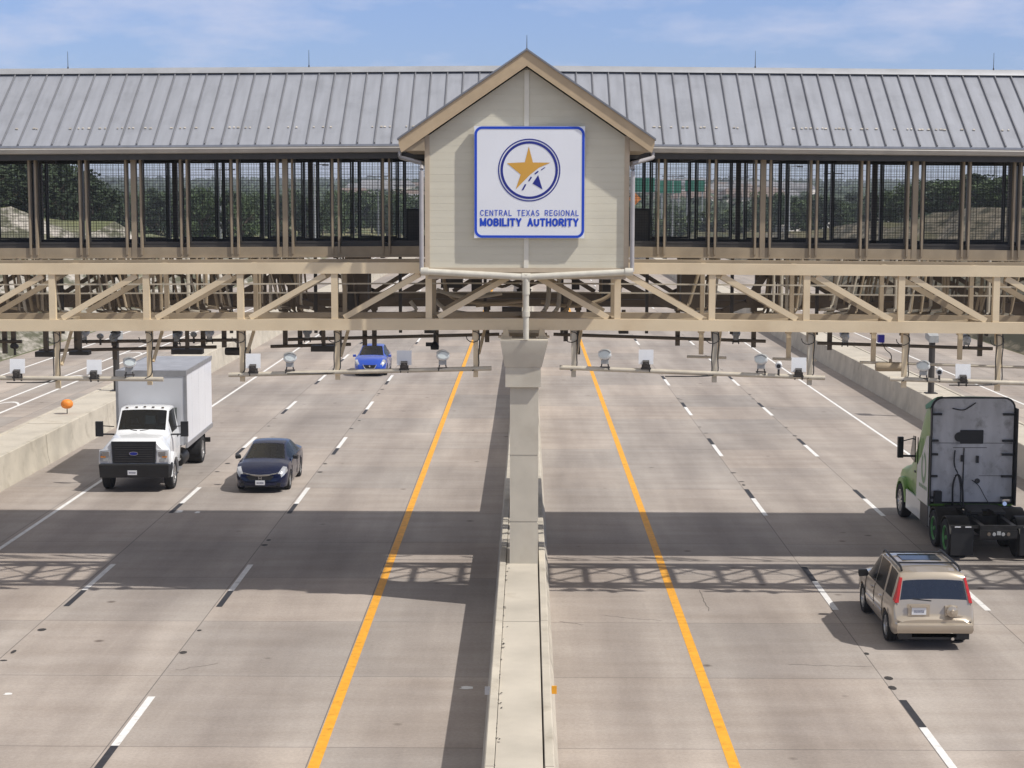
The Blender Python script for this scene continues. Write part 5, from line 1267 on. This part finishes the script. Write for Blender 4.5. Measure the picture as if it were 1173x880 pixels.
MB().tube(smooth_path([(-0.6,-0.07,3.78),(-0.3,-0.10,3.72),(-0.1,-0.08,3.84),(0.05,-0.07,3.94)],0.2),0.016,6).build('air_hose', BK, A)
MB().lathe([(0,0.03),(0,0.075),(0.02,0.075),(0.02,0.03)],(0.16,-0.05,1.72),(0,-1,0),14).build('gladhand_ring', M['dark'], A)
MB().box((-0.98,-0.20,1.28),(0.20,0.2,0.34)).bevel(0.04,2).build('toolbox', BK, A)
for x in (-0.55,0.0,0.35): MB().box((x,-0.04,4.09),(0.08,0.05,0.03)).build('marker_light', M['dark'], A)
MB().prism([(-1.215,-0.02,3.80),(-1.03,-0.02,4.10),(-0.88,0.0,4.12),(-0.9,0.9,3.95),(-1.12,1.0,3.75),(-1.225,0.5,3.7)],(0.02,0,-0.01)).build('roof_edge_fairing', M['teal'], A)
# left and right side panels
for sd_ in (-1,1):
    x = 1.214*sd_
    MB().prism([(x,-0.02,1.0),(x,-0.02,3.0),(x,0.25,2.95),(x,0.85,2.3),(x,1.35,1.95),(x,1.4,1.0)],(0.012*sd_,0,0)).build('sleeper_panel', M['cabwhite'], A)
    ov = MB(); n_ = 20
    for k in range(n_):
        a0_, a1_ = 2*math.pi*k/n_, 2*math.pi*(k+1)/n_
        if k in (3,4): continue
        ov.face([(x+0.016*sd_, 0.52+0.30*math.cos(a0_), 2.0+0.46*math.sin(a0_)),(x+0.016*sd_, 0.52+0.30*math.cos(a1_), 2.0+0.46*math.sin(a1_)),(x+0.016*sd_, 0.52+0.17*math.cos(a1_), 2.02+0.30*math.sin(a1_)),(x+0.016*sd_, 0.52+0.17*math.cos(a0_), 2.02+0.30*math.sin(a0_))])
    for k in range(5): ov.face([(x+0.016*sd_,0.1+k*0.2,1.40),(x+0.016*sd_,0.24+k*0.2,1.40),(x+0.016*sd_,0.24+k*0.2,1.50),(x+0.016*sd_,0.1+k*0.2,1.50)])
    ov.build('side_graphic', M['graphic'], A)
    MB().prism([(1.165*sd_,1.85,1.95),(1.165*sd_,1.85,2.72),(1.16*sd_,2.15,2.70),(1.12*sd_,2.68,2.0)],(0.03*sd_,0,0)).build('window', G, A)
    MB().span(min(1.19*sd_,1.215*sd_),max(1.19*sd_,1.215*sd_),1.42,1.44,1.0,2.75).build('door_seam', M['dark'], A)
    MB().box((1.225*sd_,1.62,1.72),(0.03,0.12,0.06)).build('door_handle', BK, A)
    MB().prism([(1.20*sd_,-0.05,0.42),(1.20*sd_,-0.05,0.99),(1.20*sd_,2.9,0.99),(1.18*sd_,2.95,0.42)],(-0.05*sd_,0,0)).build('side_skirt', M['cabwhite'], A)
    MB().span(min(1.205*sd_,1.215*sd_),max(1.205*sd_,1.215*sd_),-0.06,0.9,0.40,0.98).build('skirt_step', BK, A)
    MB().bar((1.12*sd_,2.45,2.05),(1.42*sd_,2.55,2.04),0.06,0.06).build('mirror_arm', BK, A)
    MB().bar((1.14*sd_,2.2,2.62),(1.42*sd_,2.55,2.48),0.03,0.03).build('mirror_arm', BK, A)
    MB().box((1.47*sd_,2.55,2.30),(0.16,0.14,0.62)).bevel(0.05,2).build('mirror', BK, A)
    f = MB(); rgs = []
    for a in range(-5, 186, 15):
        ca, sa = math.cos(R(a)), math.sin(R(a))
        rgs.append([(sd_*0.85,3.7+ca*0.60,0.5+sa*0.60),(sd_*1.20,3.7+ca*0.60,0.5+sa*0.60),(sd_*1.18,3.7+ca*0.70,0.5+sa*0.72),(sd_*0.9,3.7+ca*0.72,0.5+sa*0.78)])
    f.loft(rgs).build('fender', M['green'], A)
    wheel(A, sd_*1.06, 3.7, 0.51, 0.30, sd_, 'alloy', 10)
    for y in (-0.80,-2.15): 
        wheel(A, sd_*0.93, y, 0.51, 0.60, sd_, 'alloy', 0, hub=M['hubgreen'])
    g_ = MB()
    for yc in (-0.80,-2.15):
        rgs = []
        for a in range(20, 161, 20):
            ca, sa = math.cos(R(a)), math.sin(R(a)); rgs.append([(sd_*0.64,yc+ca*0.57,0.51+sa*0.57),(sd_*1.22,yc+ca*0.57,0.51+sa*0.57),(sd_*1.22,yc+ca*0.595,0.51+sa*0.595),(sd_*0.64,yc+ca*0.595,0.51+sa*0.595)])
        g_.loft(rgs)
    g_.build('tandem_fender', M['grease'], A)
    MB().span(min(0.62*sd_,1.22*sd_),max(0.62*sd_,1.22*sd_),-2.86,-2.84,0.16,0.90).build('mud_flap', BK, A)
    MB().span(min(0.40*sd_,1.24*sd_),max(0.40*sd_,1.24*sd_),-2.90,-2.83,0.90,0.97).build('flap_bar', M['grease'], A)
    s_ = MB()
    for k in range(2): s_.span(min(sd_*(0.70+k*0.28),sd_*(0.86+k*0.28)),max(sd_*(0.70+k*0.28),sd_*(0.86+k*0.28)),-2.908,-2.901,0.925,0.955)
    s_.build('reflector_strip', M['plate'], A)
MB().span(-0.48,-0.36,-3.0,3.2,0.72,1.0).span(0.36,0.48,-3.0,3.2,0.72,1.0).span(-0.36,0.36,-3.0,-2.9,0.72,1.0).span(-0.36,0.36,-1.5,-1.4,0.70,0.98).span(-0.9,0.9,-0.86,-0.74,0.45,0.57).span(-0.9,0.9,-2.21,-2.09,0.45,0.57).build('chassis', M['grease'], A)
MB().span(-0.75,0.75,-0.55,-0.06,1.0,1.05).span(-0.34,0.34,-0.9,-0.56,1.0,1.03).build('deck_plate', M['grease'], A)
n_ = 20; ring_o = []
fw = [( -0.46,-1.95),(-0.16,-1.95),(-0.10,-1.55),(0.10,-1.55),(0.16,-1.95),(0.46,-1.95),(0.5,-1.3),(0.35,-1.0),(-0.35,-1.0),(-0.5,-1.3)]
MB().prism([(x,y,1.14+0.04*(y+1.4)) for x,y in fw],(0,0,0.06)).span(-0.5,-0.4,-1.6,-1.3,1.0,1.13).span(0.4,0.5,-1.6,-1.3,1.0,1.13).bevel(0.01,1).build('fifth_wheel', M['grease'], A)
MB().span(-0.50,0.50,-3.03,-3.001,0.66,0.88).build('tail_crossmember', M['grease'], A)
for x in (-0.26,-0.12,0.12,0.26): MB().lathe([(0,0.01),(0,0.05),(0.015,0.045),(0.015,0.01)],(x,-3.03,0.77),(0,-1,0),12).build('taillight', M['brown'] if abs(x)>0.2 else M['sensor_grey'], A)
MB().box((0,-3.04,0.80),(0.10,0.02,0.10)).build('license_plate', M['sensor_grey'], A)
MB().lathe([(0,0.03),(0,0.06),(0.05,0.06),(0.05,0.03)],(0.86,-0.35,1.12),(0,-1,0.2),12).box((0.92,-0.25,1.20),(0.2,0.12,0.08)).build('work_lamp', M['chrome'], A)
MB().lathe([(0,0.02),(0,0.30),(1.5,0.30),(1.5,0.02)],(-0.86,1.0,0.66),(0,1,0),16).lathe([(0,0.02),(0,0.30),(1.5,0.30),(1.5,0.02)],(0.86,1.0,0.66),(0,1,0),16).build('fuel_tanks', M['alu'], A)

# ------------------------------------------------------------------ trees, woodland, town beyond
def leaf_cloud(seed, nblob, nleaf, h, wd, lo, lsize, conical=0.0):
    r = random.Random(seed); mb = MB()
    blobs = []
    for i in range(nblob):
        a = r.uniform(0, 2*math.pi); zz = r.uniform(lo, 0.97)
        taper = (1-conical*(zz-lo)/(1-lo)) * math.sqrt(max(0.15, 1-((zz-0.58)/0.52)**2))
        rad = wd*0.5*taper*math.sqrt(r.uniform(0.05,1))*0.82
        blobs.append((Vector((rad*math.cos(a), rad*math.sin(a), zz*h)), r.uniform(0.10,0.19)*wd, r.uniform(0.7,1.0)))
    for i in range(nleaf):
        c, br_, q = blobs[i % nblob]
        v = Vector((r.gauss(0,1), r.gauss(0,1), r.gauss(0,1))).normalized()*br_*r.uniform(0.55,1.05); v.z *= 0.75
        p = c+v; s = lsize*r.uniform(0.6,1.4)
        a = Vector((r.gauss(0,1), r.gauss(0,1), r.gauss(0,0.6))).normalized(); b_ = a.cross(Vector((r.gauss(0,1),r.gauss(0,1),r.gauss(0,1)))).normalized()
        mb.bm.faces.new([mb.bm.verts.new(p+a*s), mb.bm.verts.new(p+b_*s*0.7), mb.bm.verts.new(p-a*s), mb.bm.verts.new(p-b_*s*0.7)])
    return mb
def tree_proto(seed, kind):
    h, wd, lo, con, mtl, nl = {'juniper':(6.0,4.6,0.10,0.35,M['leaf_a'],2600), 'oak':(7.0,6.4,0.22,0.05,M['leaf_b'],3000), 'shrub':(3.0,3.6,0.05,0.1,M['leaf_c'],1400)}[kind]
    t = thing('tree', '', 'tree', (0,0,0), world=False)
    r = random.Random(seed)
    tr_ = MB(); tr_.tube([(0,0,-0.4),(0.05,0,h*0.2),(0.12,0.05,h*0.45),(0.05,0.1,h*0.8)],[0.05*h*0.6,0.035*h*0.6,0.022*h*0.6,0.008*h],7)
    for k in range(6):
        a = r.uniform(0,6.28); z0 = h*r.uniform(0.18,0.5); L_ = wd*0.36
        tr_.tube([(0.08,0.02,z0),(L_*0.5*math.cos(a),L_*0.5*math.sin(a),z0+h*0.12),(L_*math.cos(a),L_*math.sin(a),z0+h*0.26)],[0.016*h,0.011*h,0.004*h],5)
    tr_.build('trunk', M['bark'], t)
    leaf_cloud(seed, {'juniper':38,'oak':46,'shrub':20}[kind], nl, h, wd, lo, {'juniper':0.17,'oak':0.2,'shrub':0.15}[kind], con).build('crown', mtl, t, sharp=0)
    t['h'] = h; t['w'] = wd
    return t
PROTO = {}
for k_, sds in (('juniper',(1,2,3)),('oak',(4,5,6)),('shrub',(7,8))):
    PROTO[k_] = [tree_proto(s_, k_) for s_ in sds]
used = set(); TREES = []
def plant(kind, X, Y, height, width, label, group, r):
    pr = r.choice(PROTO[kind])
    if pr.name not in used: used.add(pr.name); o = pr
    else: o = copy_tree(pr)
    o.location = (X, Y, ground_z(X, Y)-0.1)
    o.rotation_euler = (0, 0, r.uniform(0, 6.28))
    o.scale = (width/pr['w'], width/pr['w'], height/pr['h'])
    o['label'] = label; o['group'] = group; o['category'] = 'shrub' if kind == 'shrub' else 'tree'
    TREES.append(o)
rt = random.Random(11)
def plant_px(kind, px, ytop, Y, wpx, label, group):
    q = at(px, ytop+(5 if Y > 200 else 0), Y); gz = ground_z(q.x, Y)
    plant(kind, q.x, Y, max(2.0, q.z-gz), wpx*Y/2000*1.15, label, group, rt)
L1, Gp1 = 'dark juniper tree on the rocky bank seen through left windows', 'trees on the left rocky bank'
for px, yt_, Y, wp in ((-25,180,118,70),(8,182,124,62),(32,186,138,55),(52,181,132,52),(72,184,146,50),(92,190,158,46),(106,203,170,42),(122,212,186,40),(-10,192,150,70),(38,196,165,60),(64,200,180,50),(85,206,195,45),(-60,180,122,80),(-100,178,126,80),(15,205,190,50)):
    Y = max(Y, 46.5*2000/(604-px)) + rt.uniform(0, 14); plant_px('juniper', px, yt_+rt.uniform(-2,3)+(-5 if Y > 200 else 0), Y, wp, L1, Gp1)
L2, Gp2 = 'green tree in the roadside woods seen through left windows', 'trees beyond the gantry at left'
for i in range(44):
    px = 128+ (i*8.4)%370 + rt.uniform(-6,6); Y = rt.uniform(215,410)
    yt_ = 214 + rt.uniform(-4,9) + (3 if px > 350 else 0)
    q = at(px, yt_, Y)
    if q.x > -31.5: Y = rt.uniform(365, 440)
    plant_px(rt.choice(('juniper','oak','oak')), px, yt_, Y, rt.uniform(24,40), L2, Gp2)
L3, Gp3 = 'dark tree on the grassy bank seen through right windows', 'trees on the right bank'
for px, yt_, Y, wp in ((1040,212,205,42),(1060,208,180,46),(1080,207,165,50),(1100,205,158,50),(1122,203,150,55),(1145,204,146,56),(1170,206,140,60),(1200,200,130,70),(1240,196,126,80),(1090,214,190,50),(1130,213,180,50),(1160,215,176,50),(1022,217,220,40),(1004,219,240,36)):
    Y = max(Y, 46.5*2000/(px-604)) + rt.uniform(0, 14); plant_px(rt.choice(('juniper','oak')), px, yt_+rt.uniform(-2,3)-4, Y, wp, L3, Gp3)
L4, Gp4 = 'green tree standing on the flat beyond the right lanes', 'trees beyond the gantry at right'
for i in range(26):
    px = 875 + (i*11.3)%170 + rt.uniform(-5,5); Y = rt.uniform(300,430); plant_px(rt.choice(('juniper','oak','oak')), px, 219+rt.uniform(-4,10), Y, rt.uniform(22,38), L4, Gp4)
L5, Gp5 = 'pale green shrub beyond the road end right of the gable', 'shrubs beyond the road end'
for i in range(22):
    px = 715 + (i*9.7)%165 + rt.uniform(-4,4); Y = rt.uniform(370,430); plant_px('shrub' if i % 3 else 'oak', px, 238+rt.uniform(-8,16), Y, rt.uniform(18,34), L5, Gp5)
for o in TREES:
    for k_ in ('h','w'):
        if k_ in o: del o[k_]
# far woodland on the rising ground: one mass nobody could count
wm = MB(); rw = random.Random(5)
for i in range(5200):
    Y = 450*(2500/450)**rw.random(); px = rw.uniform(-150, 1320)
    X = (px-604)*Y/2000
    if 715 < px < 905 and 560 < Y < 1500 and rw.random() < 0.55: continue
    gz = ground_z(X, Y); hh = rw.uniform(2.5,6.0); ww = rw.uniform(3,7)
    for k in range(14):
        v = Vector((rw.gauss(0,1), rw.gauss(0,1), rw.gauss(0,1))).normalized()
        p = Vector((X+v.x*ww*0.5, Y+v.y*ww*0.5, gz+hh*0.5+v.z*hh*0.5)); s = rw.uniform(0.7,1.5)*(1+Y/1800)
        a = Vector((rw.gauss(0,1), rw.gauss(0,1), rw.gauss(0,1))).normalized(); b_ = a.orthogonal().normalized()
        wm.bm.faces.new([wm.bm.verts.new(p+a*s), wm.bm.verts.new(p+b_*s*0.8), wm.bm.verts.new(p-a*s), wm.bm.verts.new(p-b_*s*0.8)])
o = wm.build('woodland', M['wood_mass'], sharp=0); tag(o, 'distant dark green woodland covering the rising ground to skyline', 'woodland', None, 'stuff')
# town houses
def house_proto(nm, wdt, dpt, hgt, mw, mr):
    t = thing('house', '', 'house', (0,0,0), world=False)
    MB().span(-wdt/2,wdt/2,-dpt/2,dpt/2,-1,hgt).build('wall', mw, t)
    MB().prism([(-wdt/2-0.4,-dpt/2-0.4,hgt),(wdt/2+0.4,-dpt/2-0.4,hgt),(wdt/2-1.5,-dpt/2-0.4+dpt*0.5,hgt+2.4),(-wdt/2+1.5,-dpt/2-0.4+dpt*0.5,hgt+2.4)],(0,0.02,0)) if False else None
    MB().loft([[(-wdt/2-.4,-dpt/2-.4,hgt+.01),(wdt/2+.4,-dpt/2-.4,hgt+.01),(wdt/2+.4,dpt/2+.4,hgt+.01),(-wdt/2-.4,dpt/2+.4,hgt+.01)],[(-wdt/2+2,-.2,hgt+2.6),(wdt/2-2,-.2,hgt+2.6),(wdt/2-2,.2,hgt+2.6),(-wdt/2+2,.2,hgt+2.6)]], smooth=False).build('roof', mr, t)
    for k in range(3):
        x = -wdt/2+wdt*(k+0.5)/3; MB().span(x-0.7,x+0.7,-dpt/2-0.06,-dpt/2-0.002,1.0,2.4).build('window', M['glass'], t)
    return t
HP = [house_proto('h', 14,10,5.2,M['wall_pale'],M['roof_brown']), house_proto('h', 11,9,4.2,M['wall_tan'],M['roof_grey']), house_proto('h', 22,12,6.5,M['wall_pale'],M['roof_grey'])]
usedh = set(); rh = random.Random(21)
for i in range(46):
    px = rh.uniform(712, 915) if i < 36 else rh.uniform(395, 490); Y = rh.uniform(620, 1400); X = (px-604)*Y/2000
    pr = rh.choice(HP)
    if pr.name not in usedh: usedh.add(pr.name); o = pr
    else: o = copy_tree(pr)
    o.location = (X, Y, ground_z(X, Y)); o.rotation_euler = (0,0,rh.uniform(-0.5,0.5))
    o['label'] = 'tiny distant pale house on the hillside beyond the gantry'; o['group'] = 'houses of the distant town'; o['category'] = 'house'
# green highway signs, retaining walls, light poles
for k, (px, py, wpx, hpx, Y, lab) in enumerate(((737,212,26,16,420,'green highway sign farthest left in the right windows'),(768,214,24,14,440,'green highway sign in middle of the three signs'),(796,213,22,13,450,'green highway sign farthest right of the three signs'))):
    q = at(px, py, Y); w2, h2 = wpx*Y/4000, hpx*Y/4000
    t = thing('highway_sign', lab, 'sign', (q.x, Y, ground_z(q.x, Y)))
    MB().span(q.x-w2,q.x+w2,Y,Y+0.15,q.z-h2,q.z+h2).build('panel', M['hwysign'], t)
    MB().tube([(q.x-w2*0.8,Y+0.4,ground_z(q.x,Y)-0.3),(q.x-w2*0.8,Y+0.4,q.z+h2)],0.18,8).build('post', M['galv'], t)
    MB().tube([(q.x+w2*0.8,Y+0.4,ground_z(q.x,Y)-0.3),(q.x+w2*0.8,Y+0.4,q.z+h2)],0.18,8).build('post', M['galv'], t)
q = at(727, 228, 400)
t = thing('orange_sign', 'orange roadwork sign below the leftmost green highway sign', 'sign', (q.x, 400, ground_z(q.x,400)))
MB().prism([(q.x-1.5,400,q.z),(q.x,400,q.z-1.5),(q.x+1.5,400,q.z),(q.x,400,q.z+1.5)],(0,0.1,0)).build('panel', M['orange'], t)
MB().tube([(q.x,400.3,ground_z(q.x,400)-0.3),(q.x,400.3,q.z)],0.08,6).build('post', M['galv'], t)
for x0,y0,x1,y1,Y,lab in ((888,268,916,258,310,'pale retaining wall seen through right windows beside grass'),(942,262,964,248,330,'pale retaining wall right of the tall light pole'),(1000,258,1022,241,300,'pale retaining wall at foot of the right bank')):
    a, b_ = at(x0,y0,Y), at(x1,y1,Y+14)
    t = thing('retaining_wall', lab, 'wall', (a.x, Y, ground_z(a.x,Y)))
    za = max(at(x0,y0-8,Y).z, ground_z(a.x,Y)+1.5)
    MB().prism([(a.x,Y,ground_z(a.x,Y)-0.5),(b_.x,Y+14,ground_z(b_.x,Y+14)-0.5),(b_.x,Y+14,ground_z(b_.x,Y+14)+2.2),(a.x,Y,za)],(0.3,0.6,0)).build('wall', M['retain'], t)
    MB().prism([(a.x-0.1,Y-0.1,za+0.002),(b_.x-0.1,Y+13.9,ground_z(b_.x,Y+14)+2.202),(b_.x-0.1,Y+13.9,ground_z(b_.x,Y+14)+2.4),(a.x-0.1,Y-0.1,za+0.2)],(0.5,0.8,0)).build('coping', M['wall_pale'], t)
for px, ytop, Y, arm, lab in ((252,193,240,2,'light pole with two short arms rising over left woods'),(60,184,210,1,'light pole at far left above the rocky bank'),(360,188,250,1,'light pole seen left of gable in the outer window'),(433,201,330,2,'light pole with two arms just left of the gable'),
    (771,201,330,2,'light pole with two arms just right of the gable'),(846,202,340,2,'light pole with two arms right of the green signs'),(905,190,280,1,'light pole left of tall pole in right windows'),(955,197,230,3,'tall dark pole with crossarm in the right windows'),(1140,186,190,1,'light pole at right above the wooded bank')):
    q = at(px, ytop, Y); gz = ground_z(q.x, Y)
    t = thing('light_pole', lab, 'pole', (q.x, Y, gz))
    MB().tube([(q.x,Y,gz-0.3),(q.x,Y,q.z)],[0.16,0.10],8).build('pole', M['galv'] if arm != 3 else M['dark'], t)
    L_ = 1.6 if arm != 3 else 1.3
    if arm in (2,3): MB().bar((q.x-L_,Y,q.z-0.2),(q.x+L_,Y,q.z-0.2),0.12,0.12).build('arm', M['dark'], t)
    else: MB().bar((q.x-0.05,Y,q.z-0.2),(q.x+L_,Y,q.z),0.10,0.10).build('arm', M['dark'], t)
    for sd_ in ((-1,1) if arm == 2 else (1,)):
        if arm < 3: MB().box((q.x+sd_*L_,Y,q.z-0.15),(0.9,0.4,0.2)).bevel(0.05,1).build('lamp_head', M['dark'], t)

# ------------------------------------------------------------------ the air between here and the hills
hz = MB().span(-4200, 4200, -70, 6100, -8, 64)
hm = bpy.data.materials.new('haze_air'); hm.use_nodes = True
for n_ in list(hm.node_tree.nodes):
    if n_.type == 'BSDF_PRINCIPLED': hm.node_tree.nodes.remove(n_)
pv = hm.node_tree.nodes.new('ShaderNodeVolumePrincipled')
pv.inputs['Color'].default_value = (0.80,0.87,0.98,1); pv.inputs['Density'].default_value = 0.00025; pv.inputs['Anisotropy'].default_value = 0.2
hm.node_tree.links.new(pv.outputs[0], [n_ for n_ in hm.node_tree.nodes if n_.type == 'OUTPUT_MATERIAL'][0].inputs['Volume'])
ho = hz.build('haze', hm, sharp=0); tag(ho, 'thin pale haze in the air over road and hills', 'haze', None, 'stuff')
